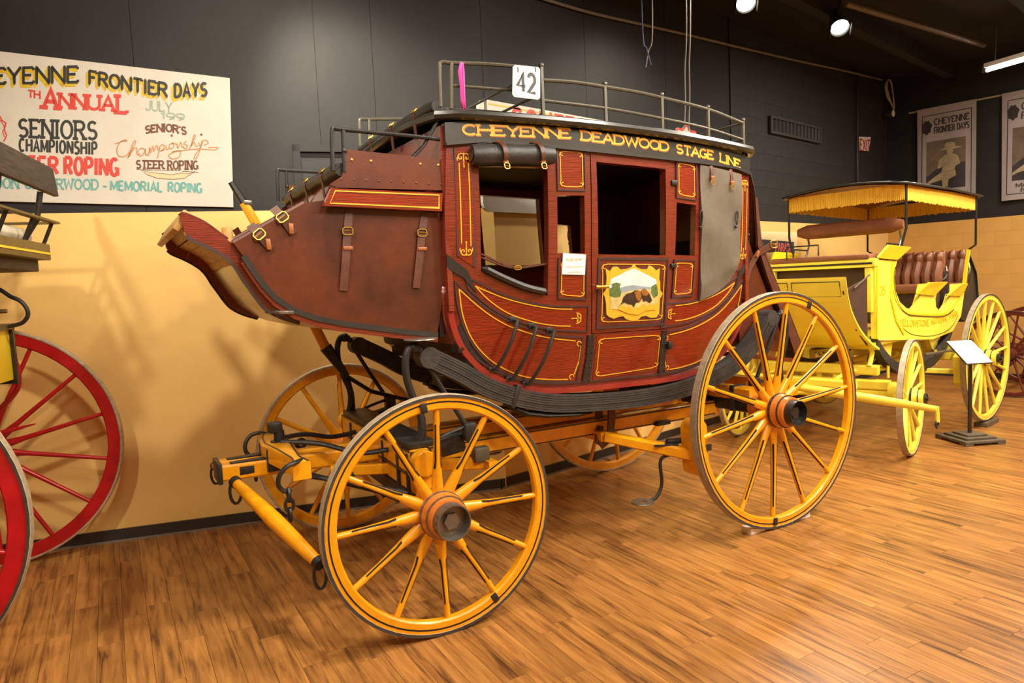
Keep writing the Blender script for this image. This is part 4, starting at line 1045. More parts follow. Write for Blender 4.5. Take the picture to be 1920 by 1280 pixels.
f1 = AV(1013, 130, -VR)
for dz in (-.005, -.13): MB().tube([(f1.x, -VR, f1.z+dz), (f1.x, VR, f1.z+dz)], .008, 8).build('roof_seat_rail', M['rail'], SG)
MB().tube([(f1.x, 0, f1.z), (f1.x, 0, f1.z-.25)], .009, 8).build('rail_post', M['rail'], SG)

# --- rear boot
bo = [(2.47, 2.36), (2.53, 2.37), (2.62, 2.20), (2.655, 1.90), (2.79, 1.64), (2.955, 1.36), (3.10, 1.09), (2.95, 1.00), (2.47, 1.16)]
for sd in (-1, 1):
    fl = lambda u, z, h, sd=sd: Vector((u, sd*(VB+h), z))
    rbt = MB().plate([(2.47, 1.98), (2.56, 1.95), (2.66, 1.72), (2.86, 1.34), (2.94, 1.08), (2.47, 1.20)], fl, -.06, -.035, su=.15).build('rear_boot_side', M['leather'], SG, smooth=0)
    MB().plate([(2.615, 2.20), (2.635, 2.20), (2.672, 1.90), (2.805, 1.64), (2.97, 1.36), (3.115, 1.09), (3.03, 1.03), (2.89, 1.34), (2.73, 1.64), (2.635, 1.86)], fl, -.02, .0, su=.12).build('rear_boot_flap', M['leath2'], SG, smooth=0)
    a, b, c = PV(-VB, (1400,500), (1412,475), (1447,458))
    strap([Vector((2.44, sd*.60, a[1]-.12)), fl(a[0]+.02, a[1], .01), fl(b[0]+.03, b[1], .015), fl(c[0], c[1], .012)], .045, rbt, M['leath2'], nrm=(0, sd, 0))
    buckle(fl(c[0], c[1], .02), .005, (0, sd, 0), (0, 0, 1), rbt, .07, .05)
    MB().bbox(fl(b[0]+.02, b[1]-.005, .022), (.02, .012, .05), .003, Matrix.Rotation(.5, 3, 'Y')).build('strap_keeper', M['tan'], rbt)
    ch = MB()
    for i in range(14): ch.lathe([(.012, -.004), (.018, -.004), (.018, .004), (.012, .004), (.012, -.004)], 8, 'Y' if i % 2 else 'X', (2.50+.005*i, sd*.52, 2.30-.03*i))
    tag(ch.build('boot_chain', M['iron'], rbt), kind='stuff')
cv = [(2.49, 2.40), (2.56, 2.385), (2.62, 2.20), (2.66, 1.90), (2.80, 1.64), (2.965, 1.36), (3.115, 1.09)]
across(curve2(cv, 3), VB, .014, M['leath2'], 'rear_boot_cover')
MB().bbox((2.76, 0, 1.06), (.62, 1.04, .03), .005, Matrix.Rotation(.16, 3, 'Y')).build('rear_boot_deck', M['red'], SG)
# --- thoroughbraces: stacks of thick leather under the body
tb = curve2([(.085,1.315),(.25,1.225),(.40,1.130),(.60,1.045),(.83,.985),(1.1,.955),(1.45,.935),(1.8,.945),(2.15,1.00),(2.38,1.09),(2.56,1.22),(2.68,1.345)], 4)
VT = .575; NL = 8; TT = .105
for sd in (-1, 1):
    for k in range(NL):
        off = -TT/2 + TT*(k+.5)/NL
        vs = []; n = len(tb)
        for i, p in enumerate(tb):
            a, b = tb[max(0, i-1)], tb[min(n-1, i+1)]; t = Vector((b[0]-a[0], b[1]-a[1])).normalized(); nn = Vector((-t.y, t.x))
            fan = 1.0
            jit = .0025*sin(k*2.3+1)
            for dz, dv in ((-.5, -1), (-.5, 1), (.5, 1), (.5, -1)):
                q = Vector(p) + nn*(off*fan + dz*(TT/NL-.0022))
                vs.append((q.x, sd*VT + dv*(.045+jit), q.y))
        fs = [(3,2,1,0), tuple(range((n-1)*4, n*4))]
        for i in range(n-1): fs += [(i*4+j, i*4+(j+1) % 4, (i+1)*4+(j+1) % 4, (i+1)*4+j) for j in range(4)]
        MB().add(vs, fs).build('thoroughbrace_layer', M['strapl'], SG, smooth=30)
    for (u, z), rot in (((.075, 1.318), .55), ((2.69, 1.355), -.75)):
        MB().tube([(u, sd*VT-.046, z), (u, sd*VT+.046, z)], TT/2+.004, 16).build('thoroughbrace_loop', M['strapl'], SG)
    for u, z in ((.575, 1.055), ):
        MB().bbox((u, sd*VT, z), (.028, .104, TT+.028), .006, Matrix.Rotation(.38, 3, 'Y')).build('brace_band', M['iron'], SG)
    pl = [(.58,.985),(.66,.945),(.80,.915),(1.0,.895),(1.12,.888)]
    vs = []
    MB().tube([(a, sd*VT, b) for a, b in pl], [.018]*4+[.008], 8, flat=2.4, up=(0,0,1)).build('wear_plate', M['iron'], SG)

# --- iron standards, front and rear
def vert_std(sd, u0, mirrored=False, k=1):
    Q = lambda u, z, v=0.60: Vector((u0+k*u, sd*v, z))
    MB().tube(smooth_pts([Q(.03,1.37), Q(-.015,1.385), Q(-.05,1.33), Q(-.052,1.22), Q(-.02,1.11), Q(.012,1.02), Q(.01,.93), Q(-.012,.85), Q(-.008,.74)], 5), [.016]*6+[.02]*28+[.018]*7, 10).build('standard', M['iron'], SG)
    MB().tube([Q(.02,1.365), Q(.14,1.15), Q(.27,.93)], .0135, 8).build('standard_brace', M['iron'], SG)
    MB().tube([Q(.0,1.12), Q(.025,1.0), Q(.03,.80)], .014, 8).build('standard_stay', M['iron'], SG)
    MB().tube(smooth_pts([Q(-.01,.82), Q(.06,.87), Q(.16,.905), Q(.27,.93)], 4), .010, 8).build('standard_stay', M['iron'], SG)
    MB().tube([Q(.01,1.37), Q(.06,1.345,.575), Q(.10,1.318,.575)], .017, 8).ball(Q(.0,1.375), .030, 10).build('shackle', M['iron'], SG)
    MB().bbox(Q(.285,.90), (.07, .06, .10), .012).build('brace_foot', M['iron'], SG)
    MB().bbox(Q(-.005,.775), (.05, .05, .12), .01).build('standard_foot', M['iron'], SG)
for sd in (-1, 1):
    vert_std(sd, 0.0); vert_std(sd, 2.80, k=-1)
MB().lathe([(.001, .006), (.085, .005), (.088, 0), (.001, 0)], 24, 'Z', Vector((.035, -.60, 1.415))).build('step_plate', M['steel'], SG)

# --- running gear
def beam(a, b, w, h, nm='beam', m=None, w2=None, h2=None, parent=SG, up=(0,0,1)):
    return MB().bar(a, b, w, h, up, w2, h2, ch=.12).build(nm, m or M['gear'], parent, smooth=30)
def stripe_bar(a, b, w, nm='pinstripe', parent=SG, th=.003, up=(0,-1,0)): return MB().bar(a, b, w, th, up).build(nm, M['black'], parent, smooth=0)
cf_, sf_ = cos(fr_), sin(fr_)
FA = lambda u, v, z: (u*cf_ - v*sf_, u*sf_ + v*cf_, z)      # front axle is turned a little
ax = beam(FA(0,-.84,.587), FA(0,.84,.587), .085, .09, 'front_axle', M['iron'])
beam(FA(0,-.70,.675), FA(0,.70,.675), .10, .085, 'axle_bed')
bo_ = beam(FA(0,-.66,.790), FA(0,.66,.790), .115, .13, 'bolster')
for v in (-.60, -.45, -.2, .2, .45): MB().bbox(FA(0, v, .735), (.13, .03, .20), .006).build('bolster_clip', M['iron'], SG)
for sd in (-1, 1):
    MB().lathe([(.062, -.035), (.066, -.03), (.066, .03), (.062, .035)], 20, 'Y', FA(-.005, sd*.70, .800)).build('bolster_end', M['gear'], SG)
    MB().strip(dens([(-.055,.73),(.05,.73),(.05,.85),(-.055,.85)], .03, True), .010, lambda u, z, h, sd=sd: Vector(FA(u, sd*(.66+h), z)), 0, .004, True).build('pinstripe', M['black'], SG, smooth=0)
for z_, nm in ((.858, 'a'), (.735, 'b')):
    MB().box(FA(-.060, 0, z_-.005), (.004, 1.30, .010), Matrix.Rotation(fr_, 3, 'Z')).build('pinstripe', M['black'], SG, smooth=0)
# transom plate and upper bolster
MB().bbox(FA(.02, 0, .875), (.16, 1.24, .035), .008, Matrix.Rotation(fr_, 3, 'Z')).build('transom_plate', M['iron'], SG)
for sd in (-1, 1): beam((.15, sd*.50, .82), (.28, sd*.52, .84), .09, .11, 'standard_block', M['iron'])
# three perches to the rear axle
for v0, v1, z0, z1 in ((-.26, -.34, .730, .728), (0, 0, .775, .755), (.26, .34, .730, .728)):
    pb = beam((.06, v0, z0), (2.40, v1, z1), .080, .100, 'perch')
    for zz in (.040, -.040): stripe_bar((.1, v0-.0405, z0+zz), (2.36, v1-.0405, z1+zz), .008, parent=pb)
for u in (.9, 1.6): MB().bar((u, -.32, .70), (u, .32, .70), .05, .04).build('perch_tie', M['gear'], SG, smooth=0)
# rear axle
beam((2.4025,-.84,.775), (2.4025,.84,.775), .085, .09, 'rear_axle', M['iron'])
beam((2.4025,-.70,.855), (2.4025,.70,.855), .11, .09, 'rear_bolster')
for v in (-.55, -.3, .3, .55): MB().bbox((2.4025, v, .82), (.13, .035, .18), .006).build('bolster_clip', M['iron'], SG)
for sd in (-1, 1): beam((2.42, sd*.5, .80), (2.86, sd*.56, .83), .07, .08, 'rear_hound')
MB().bar((2.85, -.66, .84), (2.85, .66, .84), .09, .10).build('rear_bar', M['gear'], SG, smooth=0)
# fifth wheel hounds behind the front axle
for v0, v1 in ((-.30, -.42), (.30, .42)):
    beam((-.35, v0*.5, .70), (.50, v1, .655), .06, .06, 'hound')
MB().bar((.48, -.50, .655), (.48, .50, .655), .06, .05).build('sway_bar', M['gear'], SG, smooth=0)
MB().bbox((.44, -.42, .715), (.10, .06, .09), .015).build('sway_block', M['wood_stand'], SG)
for sd in (-1, 1):
    MB().tube([(-.46, sd*.10, .69), (.0, sd*.50, .55), (.1, sd*.62, .53)], .014, 8).build('hound_stay', M['iron'], SG)
    MB().tube([(-.55, sd*.16, .72), (-.3, sd*.30, .66), (.0, sd*.58, .60)], .013, 8).build('hound_stay', M['iron'], SG)
    MB().tube(smooth_pts([(-.58, sd*.05, .88), (-.40, sd*.16, .86), (-.22, sd*.26, .80), (-.06, sd*.30, .80)], 5), .014, 8).build('crab_stay', M['iron'], SG)
# pole stub with its iron jaws
for v in (-.055, .055):
    pj = beam((-.90, v, .765), (.0, v*1.6, .745), .06, .085, 'pole_jaw')
    MB().bbox((-.74, v, .809), (.22, .045, .008), .002).build('jaw_plate', M['iron'], pj)
    MB().bbox((-.70, v+(-.032 if v < 0 else .032), .765), (.22, .008, .045), .003).build('jaw_plate', M['iron'], pj)
    stripe_bar((-.55, v-.031, .765), (-.05, v*1.6-.031, .748), .010, parent=pj)
MB().bbox((-.905, 0, .765), (.022, .19, .11), .004).build('pole_cap', M['iron'], SG)
MB().bar((-.60, 0, .735), (.0, 0, .70), .05, .04).build('pole_spacer', M['black'], SG, smooth=0)
# shaped splinter bar lying across the pole
pr = [(-.44, .0), (-.36, .018), (-.22, .045), (-.12, .055), (0, .048), (.12, .055), (.22, .045), (.36, .018), (.44, .0)]
vs = []; fs = []
for i, (v, z) in enumerate(pr):
    wv = .050 + .028*cos(pi*v/.44*1.0) if abs(v) < .4 else .045
    us = .03*(abs(v)/.44)**2
    for du, dz in ((-1, -.045), (1, -.045), (1, .035), (.8, .045), (-.8, .045), (-1, .035)): vs.append((-.60+us+du*wv, v, .80+z*.6+dz))
n = 6
for i in range(len(pr)-1): fs += [(i*n+j, i*n+(j+1) % n, (i+1)*n+(j+1) % n, (i+1)*n+j) for j in range(n)]
fs += [tuple(range(n-1,-1,-1)), tuple(range((len(pr)-1)*n, len(pr)*n))]
spb = MB().add(vs, fs).build('splinter_bar', M['gear'], SG, smooth=50)
for du in (-.8, .8):
    MB().tube([(-.60+.03*(abs(v)/.44)**2+du*(.046+.026*cos(pi*v/.44) if abs(v) < .4 else .042), v, .80+z*.6+.0455) for v, z in pr], .005, 5).build('pinstripe', M['black'], spb)
for v in (-.10, .10): MB().bbox((-.60, v, .80), (.145, .022, .125), .006).build('bar_clip', M['iron'], SG)
MB().lathe([(.05, .0), (.05, .015), (.03, .02), (.028, .07), (.001, .072)], 14, 'Z', (-.58, .0, .865)).bbox((-.60, .01, .955), (.075, .075, .06), .012).build('king_bolt', M['iron'], SG)
# hooks at the bar ends
for sd in (-1, 1):
    h = [(-.56, sd*.40, .845), (-.60, sd*.45, .85), (-.65, sd*.47, .84), (-.685, sd*.465, .80), (-.69, sd*.455, .75), (-.66, sd*.45, .715), (-.63, sd*.45, .72)]
    MB().tube(smooth_pts(h, 5), .012, 8).build('bar_hook', M['iron'], SG)
    for k in range(3):
        c = Vector((-.645, sd*.452, .695-.050*k)); pts = [c + (Vector((0, .020*cos(a), .032*sin(a))) if k % 2 == 0 else Vector((.020*cos(a), 0, .032*sin(a)))) for a in [2*pi*j/12 for j in range(12)]]
        MB().tube(pts, .009, 6, closed=True).build('chain_link', M['iron'], SG)
    MB().tube(smooth_pts([(-.46, sd*.46, .74), (-.40, sd*.47, .742), (-.36, sd*.475, .77), (-.33, sd*.48, .74), (-.36, sd*.475, .715), (-.39, sd*.47, .735)], 4), .012, 8).build('stay_eye', M['iron'], SG)
# swingletrees
A_, B_ = AV(441, 903, -.15), AV(598, 1056, -.80)
for sd in (1, -1):
    a = Vector((A_.x, A_.y*sd, A_.z)); b = Vector((B_.x, B_.y*sd, B_.z))
    if sd < 0: b = Vector((a.x+.02, .82, a.z-.12)); a = Vector((a.x+.05, .20, a.z+.02))
    pts = [a+(b-a)*t for t in (0, .02, .25, .5, .75, .97, 1)]
    sw = MB().tube(pts, [.022, .026, .034, .040, .035, .027, .022], 12).build('swingletree', M['gear'], SG)
    dr_ = (b-a).normalized()
    MB().tube([a+(b-a)*t+Vector((0,0,-.036)) for t in (.12, .5, .85)], .006, 5).build('pinstripe', M['black'], sw)
    for e, s_ in ((a, -1), (b, 1)):
        MB().tube([e-dr_*.02*s_, e+dr_*.012*s_], .030, 14).build('swingletree_ferrule', M['iron'], sw)
        pts = [e+dr_*.004*s_ + Vector((.028*cos(t), 0, -.055+.062*sin(t))) for t in [2*pi*j/14 for j in range(14)]]
        MB().tube(pts, .008, 6, closed=True).build('trace_ring', M['iron'], sw)
# brake: lever, beam, blocks and leather strap
V6 = .58
L0, L1, L2, L3 = AV(433,341,V6), AV(457,380,V6), AV(590,612,V6), AV(650,705,V6)
MB().bar(L1, L2, .050, .040, (0,1,0), .060, .045, ch=.2).build('brake_lever', M['gear'], SG, smooth=40)
MB().bar(L0, L1, .034, .03, (0,1,0), .046, .04, ch=.25).build('lever_iron', M['iron'], SG, smooth=40)
MB().bar(L2, AV(612,655,V6), .060, .045, (0,1,0), ch=.2).build('brake_lever', M['gear'], SG, smooth=40)
MB().bar(AV(610,650,V6), L3, .075, .06, (0,1,0), .04, .04, ch=.2).build('lever_foot', M['iron'], SG, smooth=40)
MB().tube([L3, Vector((L3.x+.16, V6, L3.z-.12)), Vector((.55, V6, .86)), Vector((1.5, .6, .70))], .014, 8).build('brake_rod', M['iron'], SG)
MB().bbox(L1+Vector((.02, 0, .0)), (.05, .05, .03), .008).build('lever_clip', M['steel'], SG)
b0, b1 = AV(1135, 818, -.42), AV(1297, 851, -.80)
MB().bar(b0, b1, .085, .060, (0,0,1), .095, .072, ch=.15).ball(b1, .040, 10, (1, .6, .8)).build('brake_beam', M['gear'], SG, smooth=40)
b0m, b1m = Vector((b0.x, -b0.y, b0.z)), Vector((b1.x, -b1.y, b1.z))
MB().bar(b0m, b0, .07, .06, (0,0,1)).build('brake_beam', M['gear'], SG, smooth=0); MB().bar(b0m, b1m, .085, .06, (0,0,1)).build('brake_beam', M['gear'], SG, smooth=0)
for sd in (-1, 1):
    c = AV(1296, 838, -.80)
    sh = arc(c.x+.03, c.z+.115, .062, .062, 0, 180, 10) + arc(c.x+.03, c.z-.125, .062, .055, 180, 360, 10)
    MB().plate(sh, lambda u, z, h, sd=sd: Vector((u+.05*(c.z-z), sd*(.80+h), z)), -.05, .05).build('brake_block', M['gear'], SG, smooth=40)
    MB().bbox((c.x+.06, sd*.86, c.z-.005), (.10, .012, .040), .004).build('brake_iron', M['iron'], SG)
MB().bbox(AV(1246, 832, -.68)+Vector((0,0,.0)), (.15, .10, .012), .004, Matrix.Rotation(-.45, 3, 'Z')).build('brake_step', M['iron'], SG)
MB().bbox(AV(1270, 826, -.71), (.14, .05, .03), .01, Matrix.Rotation(-.45, 3, 'Z')).build('brake_step', M['iron'], SG)
# hanging foot step
s0 = b0+(b1-b0)*.80+Vector((0, 0, -.02)); s1, s2, s3, s4 = (AV(x, y, -.68) for x, y in ((1239, 862), (1241, 905), (1232, 930), (1216, 941)))
MB().tube(smooth_pts([s0, s1, s2, s3, s4], 6), .011, 8).build('foot_step_rod', M['iron'], SG)
cs = AV(1205, 941, -.68)
MB().lathe([(.025, -.004), (.068, -.004), (.070, 0), (.068, .004), (.025, .004), (.025, -.004)], 24, 'Z', cs).build('foot_step', M['steel'], SG)
# leather check strap round the perch
k0 = AV(1140, 765, -.36)
strap([Vector((k0.x, -.385, .885)), Vector((k0.x-.008, -.40, .80)), Vector((k0.x-.03, -.41, .71)), Vector((k0.x-.06, -.41, .655)), Vector((k0.x-.11, -.40, .625))], .055, SG, M['leath2'], 'check_strap', .012, (0, -1, 0))
strap([Vector((k0.x-.05, -.31, .87)), Vector((k0.x-.05, -.33, .74)), Vector((k0.x-.10, -.37, .66)), Vector((k0.x-.12, -.40, .63))], .055, SG, M['leath2'], 'check_strap', .012, (0, -1, 0))
MB().bbox(AV(1040, 815, -.32), (.20, .014, .030), .005).build('perch_iron', M['iron'], SG)
MB().tube(smooth_pts([AV(x, y, -.3) for x, y in ((900,846),(912,850),(935,848),(945,838))], 4), .009, 6).build('perch_hook', M['iron'], SG)
MB().bbox((1.86, -.0, .69), (.12, .8, .03), .008).build('perch_plate', M['iron'], SG)

# --- things resting on or hanging from the coach
c0 = [AV(x, y, -.705) for x, y in ((962, 121), (1013, 126), (1013, 187), (961, 181))]
qa = [(p.x, p.z) for p in c0]
rc = []
for i, p in enumerate(qa):
    for q in (qa[i-1], qa[(i+1) % 4]):
        L = hypot(q[0]-p[0], q[1]-p[1]); rc.append((p[0]+(q[0]-p[0])*.012/L, p[1]+(q[1]-p[1])*.012/L))
fcard = lambda u, z, h: CF.wor(u, -.70-h, z)
cardo = MB().plate(rc, fcard, 0, .004).build('number_card', M['paper'], smooth=0)
tag(cardo, 'white rounded card with black number 42 hanging on the roof rail', 'number card')
a0, a1 = AV(971, 170, -.705), AV(1004, 174, -.705)
ht = AV(971, 135, -.705).z - a0.z
mbn = MB(); lettering(mbn, '42', a0.x, a1.x, a0.z, ht, .017, fcard, .004, .0055, warp=lambda a, b: (a, b-(a-a0.x)*.02))
mbn.build('number', M['pblack'], cardo, smooth=0)
for x in (971, 1004):
    p = AV(x, 128, -.705); MB().tube([fcard(p.x, p.z+.005, .006), fcard(p.x, p.z-.02, .006)], .0025, 5).build('card_clip', M['iron'], cardo)
rp = [AV(x, y, -.655) for x, y in ((865, 118), (864, 135), (866, 160), (867, 185), (869, 205))]
vs = []
for i, p in enumerate(rp):
    w = (.008, .017, .013, .012, .010)[i]
    for a, d in ((-1, 0), (-.3, -.010), (.3, .004), (1, -.006)): vs.append(CF.wor(p.x+a*w, -.658+d, p.z))
fs = [(i*4+j, i*4+j+1, (i+1)*4+j+1, (i+1)*4+j) for i in range(4) for j in range(3)]
rib = MB().add(vs, fs); ro_ = rib.build('pink_ribbon', M['pink'], smooth=60); ro_.modifiers.new('t', 'SOLIDIFY').thickness = .003
tag(ro_, 'bright pink ribbon tied to the front roof rail of the stagecoach', 'ribbon')
for px, py, r_, lb in ((1423, 998, .2, 'small pale wooden chock in front of the stagecoach rear wheel'), (1502, 975, -.1, 'small pale wooden chock behind the stagecoach rear wheel')):
    p = hit(px, py, Vector((0,0,1)), Vector((0,0,0)))
    fwd = 1 if 'front' in lb else -1
    m_ = MB(); R_ = Matrix.Rotation(CF.a, 3, 'Z')
    base = [(-.065,-.04,0),(.065,-.04,0),(.065,.04,0),(-.065,.04,0)]
    hz = (.035, .012) if fwd < 0 else (.040, .014)
    top = [(-.065,-.04,hz[0]),(.065,-.04,hz[1]),(.065,.04,hz[1]),(-.065,.04,hz[0])]
    if fwd < 0: top = [(-.065,-.04,hz[1]),(.065,-.04,hz[0]),(.065,.04,hz[0]),(-.065,.04,hz[1])]
    m_.add([R_ @ Vector(q) + Vector((p.x+(.05 if fwd < 0 else 0), p.y+.04, 0)) for q in base+top], [(3,2,1,0),(4,5,6,7),(0,1,5,4),(1,2,6,5),(2,3,7,6),(3,0,4,7)])
    tag(m_.build('wheel_chock', mat('pale chock wood', sr(250,238,228), .7), smooth=0), lb, 'wheel chock', 'pale chocks at the stagecoach rear wheel')
# ------------------------------------------------------------------ things on the walls
def wf(fr, d=.0):
    """photo position -> point on the wall face, h metres proud of it"""
    def f(a, b, h):
        p = fr.v(a, -b, -d); return fr.wor(p.x, -d-h, p.z)
    return f
P_ = lambda *pts: [(x, -y) for x, y in pts]
fs_ = wf(WALLF, .004)
tl, tr_, br_, bl_ = (WALLF.v(x, y, 0) for x, y in ((0, 98), (431, 148), (438, 389), (0, 378)))
k_ = 0.95
ext = lambda p, q: (p.x-(q.x-p.x)*k_, p.z-(q.z-p.z)*k_)
fwall = lambda u, z, h: WALLF.wor(u, -.004-h, z)
sg = MB().plate([ext(tl, tr_), (tr_.x, tr_.z), (br_.x, br_.z), ext(bl_, br_)], fwall, 0, .018).build('rodeo_sign', M['white'], smooth=0)
tag(sg, 'long white painted board announcing frontier days steer roping on the left wall', 'sign')
fs_ = wf(WALLF, .022)
def sign_text(txt, x0, x1, base, cap, sw, m, nm='sign_lettering', serif=0., h=(0, .002), warp=None, parent=sg, f=fs_):
    mb = MB(); lettering(mb, txt, x0, x1, 0, cap, sw*1.15, f, *h, serif=serif, warp=(warp or (lambda a, b: (a, b-base(a)))))
    return mb.build(nm, m, parent, smooth=0)
lin = lambda x0, y0, x1, y1: (lambda a: y0+(y1-y0)*(a-x0)/(x1-x0))
for txt, x0, x1, bs in (('CHEYENNE', -66, 146, lin(0,157,146,154)), ('FRONTIER', 168, 313, lin(168,157,313,181)), ('DAYS', 328, 387, lin(328,182,387,180))):
    cap = 29 if txt == 'CHEYENNE' else 24
    if txt == 'CHEYENNE': bs = (lambda a: 157 + (a*-.02) - 0)
    sign_text(txt, x0-4, x1-4, (lambda a, bs=bs: bs(a)+5), cap, 6.0, M['pgold'], 'lettering_shade', .06, (0, .0012))
    sign_text(txt, x0-2, x1-2, (lambda a, bs=bs: bs(a)+2.5), cap, 6.0, M['pgold'], 'lettering_shade', .06, (0, .0013))
    sign_text(txt, x0, x1, bs, cap, 4.6, M['pblack'], serif=.06, h=(.001, .0022))
sign_text('TH', 53, 75, lin(53,181,75,184), 12, 2.6, M['pred'], serif=.12)
sign_text('A', 82, 108, lin(82,201,108,203), 34, 6.5, M['pred'], serif=.24)
sign_text('NNUA', 112, 214, lin(112,201,214,207), 25, 4.8, M['pred'], serif=.2)
sign_text('L', 220, 238, lin(220,211,238,212), 31, 6.0, M['pred'], serif=.22)
sign_text('JULY', 274, 322, lin(274,206,322,210), 17, 2.4, M['pgreen'], serif=.1)
sign_text('199', 302, 346, lin(302,223,346,226), 12, 2.4, M['pgreen'], serif=.1)
sign_text('SENIORS', 36, 181, lin(36,256,181,261), 32, 4.4, M['pblack'], serif=.2)
sign_text('CHAMPIONSHIP', 37, 181, lin(37,283,181,290), 23, 3.5, M['pblack'])
sign_text('STEER', 12, 108, lin(12,322,114,326), 30, 5.6, M['pred'])
sign_text('ROPING', 122, 221, lin(122,326,221,329), 31, 5.6, M['pred'])
sign_text('DON UNDERWOOD', -8, 184, lin(0,352,184,355), 18, 2.8, M['pteal'], serif=.2)
sign_text('-', 193, 200, lin(193,356,200,357), 14, 2.6, M['pteal'])
sign_text('MEMORIAL', 208, 304, lin(208,356,304,359), 17, 3.2, M['pteal'])
sign_text('ROPING', 316, 378, lin(316,359,378,361), 17, 3.2, M['pteal'])
sign_text("SENIOR'S", 273, 349, (lambda a: 251 - 5*sin(pi*(a-273)/76) - 1 + (a-273)*.03), 13, 3.0, M['pbrown'], serif=.14)
sign_text('STEER', 256, 307, lin(256,315,307,316), 14, 2.7, M['pbrown'], serif=.22)
sign_text('ROPING', 315, 371, lin(315,317,371,317), 15, 2.7, M['pbrown'], serif=.22)
cz = lambda *p: [(x/3.556, -(60+y/3.556)) for x, y in p]
script = [
 [(765,745),(800,735),(835,718),(845,728),(810,728),(785,760),(780,800),(800,830),(840,825),(870,790)],
 [(850,840),(880,785),(905,735),(897,725),(880,760),(858,835),(890,780),(912,775),(912,815),(935,812)],
 [(965,782),(940,775),(920,800),(935,828),(962,805),(970,780),(972,820),(990,810)],
 [(990,825),(1000,770),(1003,805),(1020,760),(1026,795),(1045,755),(1055,790)],
 [(1068,760),(1052,830),(1045,842)], [(1062,772),(1085,748),(1095,775),(1070,795),(1100,782)],
 [(1105,752),(1112,785),(1130,770)], [(1150,740),(1130,752),(1132,776),(1152,774),(1160,752),(1150,740),(1180,748)],
 [(1180,742),(1186,775),(1205,735),(1214,766),(1226,760)], [(1242,728),(1226,745),(1250,757),(1238,777),(1220,768)],
 [(1262,778),(1300,702),(1294,690),(1275,762),(1295,735),(1305,762),(1320,756)], [(1325,735),(1332,760)],
 [(1348,722),(1332,790),(1312,838),(1296,845),(1302,820),(1332,775),(1360,722),(1390,737),(1360,756)],
 [(1390,770),(1450,770),(1430,786),(1340,780),(1250,786),(1150,800),(1200,792),(1195,832),(1150,846),(1125,822),(1160,800)],
]
mb = MB()
for i, ln in enumerate(script): mb.strip(curve2(cz(*ln), 4), 1.9, fs_, 0, .002+(i % 4)*1e-4)
mb.build('sign_script', M['ptan'], sg, smooth=0)
mb = MB()
for x, y in ((1145,690),(1342,684)):
    mb.plate(cz(*[(x+(12 if k % 2 == 0 else 5)*sin(pi*k/5), y-(12 if k % 2 == 0 else 5)*cos(pi*k/5)) for k in range(10)]), fs_, 0, .002)
for L in ([(910,915),(1020,922)], [(1215,928),(1325,935)]): mb.strip(cz(*L), .9, fs_, 0, .002)
mb.strip(cz(*[(1030+i*9, 922+3*(i % 2)) for i in range(20)]), .7, fs_, 0, .002)
mb.build('sign_flourish', M['pbrown'], sg, smooth=0)
horn = cz((940,915),(980,950),(1050,975),(1150,982),(1230,975),(1270,950),(1300,930),(1260,945),(1210,940),(1140,950),(1060,942),(990,935))
ho = MB().plate(horn, fs_, 0, .0015).build('sign_horn', M['ppeach'], sg, smooth=0)
MB().strip(horn, .8, fs_, .0015, .0025, True).build('horn_outline', M['pbrown'], ho, smooth=0)
mb = MB(); mb.strip(cz((0,560),(15,590),(40,605),(30,650),(45,690),(25,730)), 2.2, fs_, 0, .002); mb.strip(cz((0,585),(20,612),(32,640),(18,660),(30,700)), 1.4, fs_, 0, .002)
mb.build('sign_emblem', M['pred'], sg, smooth=0)

# board of contestants behind the coach
fb = wf(BACKF, .03)
top0, top1, bot0 = BACKF.v(1000, 208, -.03), BACKF.v(1195, 236, -.03), BACKF.v(950, 401, -.03)
u0c, u1c = BACKF.v(903, 398, -.03).x, BACKF.v(1206, 240, -.03).x
z1c, z0c = (top0.z+top1.z)/2, bot0.z+.01
def rrect(a0, a1, b0, b1, r, n=5):
    out = []
    for cx, cy, s in ((a1-r, b1-r, 0), (a0+r, b1-r, 90), (a0+r, b0+r, 180), (a1-r, b0+r, 270)): out += arc(cx, cy, r, r, s, s+90, n)
    return out
fbw = lambda u, z, h: BACKF.wor(u, -.055-h, z)
cb = MB().plate(rrect(u0c, u1c, z0c, z1c, .07), fbw, -.03, 0).build('contestant_board', M['white'], smooth=0)
tag(cb, 'white board with red capitals on the wall behind the coach roof', 'sign')
mb = MB(); lettering(mb, 'CONTESTANTS', BACKF.v(956, 210, -.03).x, u1c-.08, z1c-.25, .22, .035, fbw, 0, .002, serif=.1); mb.build('board_lettering', M['pred'], cb, smooth=0)
mb = MB(); mb.strip([(u0c+.10, z0c+.13), (u1c-.1, z0c+.13)], .018, fbw, 0, .002); mb.strip([(u0c+.10, z1c-.03), (u1c-.1, z1c-.03)], .012, fbw, 0, .002); mb.build('board_line', M['pgold'], cb, smooth=0)
pc_ = BACKF.v(1288, 262, -.02)
ring = [(pc_.x+(.20+.018*cos(8*a))*cos(a)*1.1, pc_.z-.02+(.155+.018*cos(8*a))*sin(a)) for a in [2*pi*k/64 for k in range(64)]]
fpl = lambda u, z, h: BACKF.wor(u, -.004-h, z)
pq = MB().plate(ring, fpl, 0, .015).build('scalloped_plaque', M['white'], smooth=0); tag(pq, 'white scalloped plaque edged in red on the wall behind the roof rail', 'plaque')
MB().strip(offset_in(ring, .012), .022, fpl, .015, .017, True).build('plaque_border', M['pred'], pq, smooth=0)

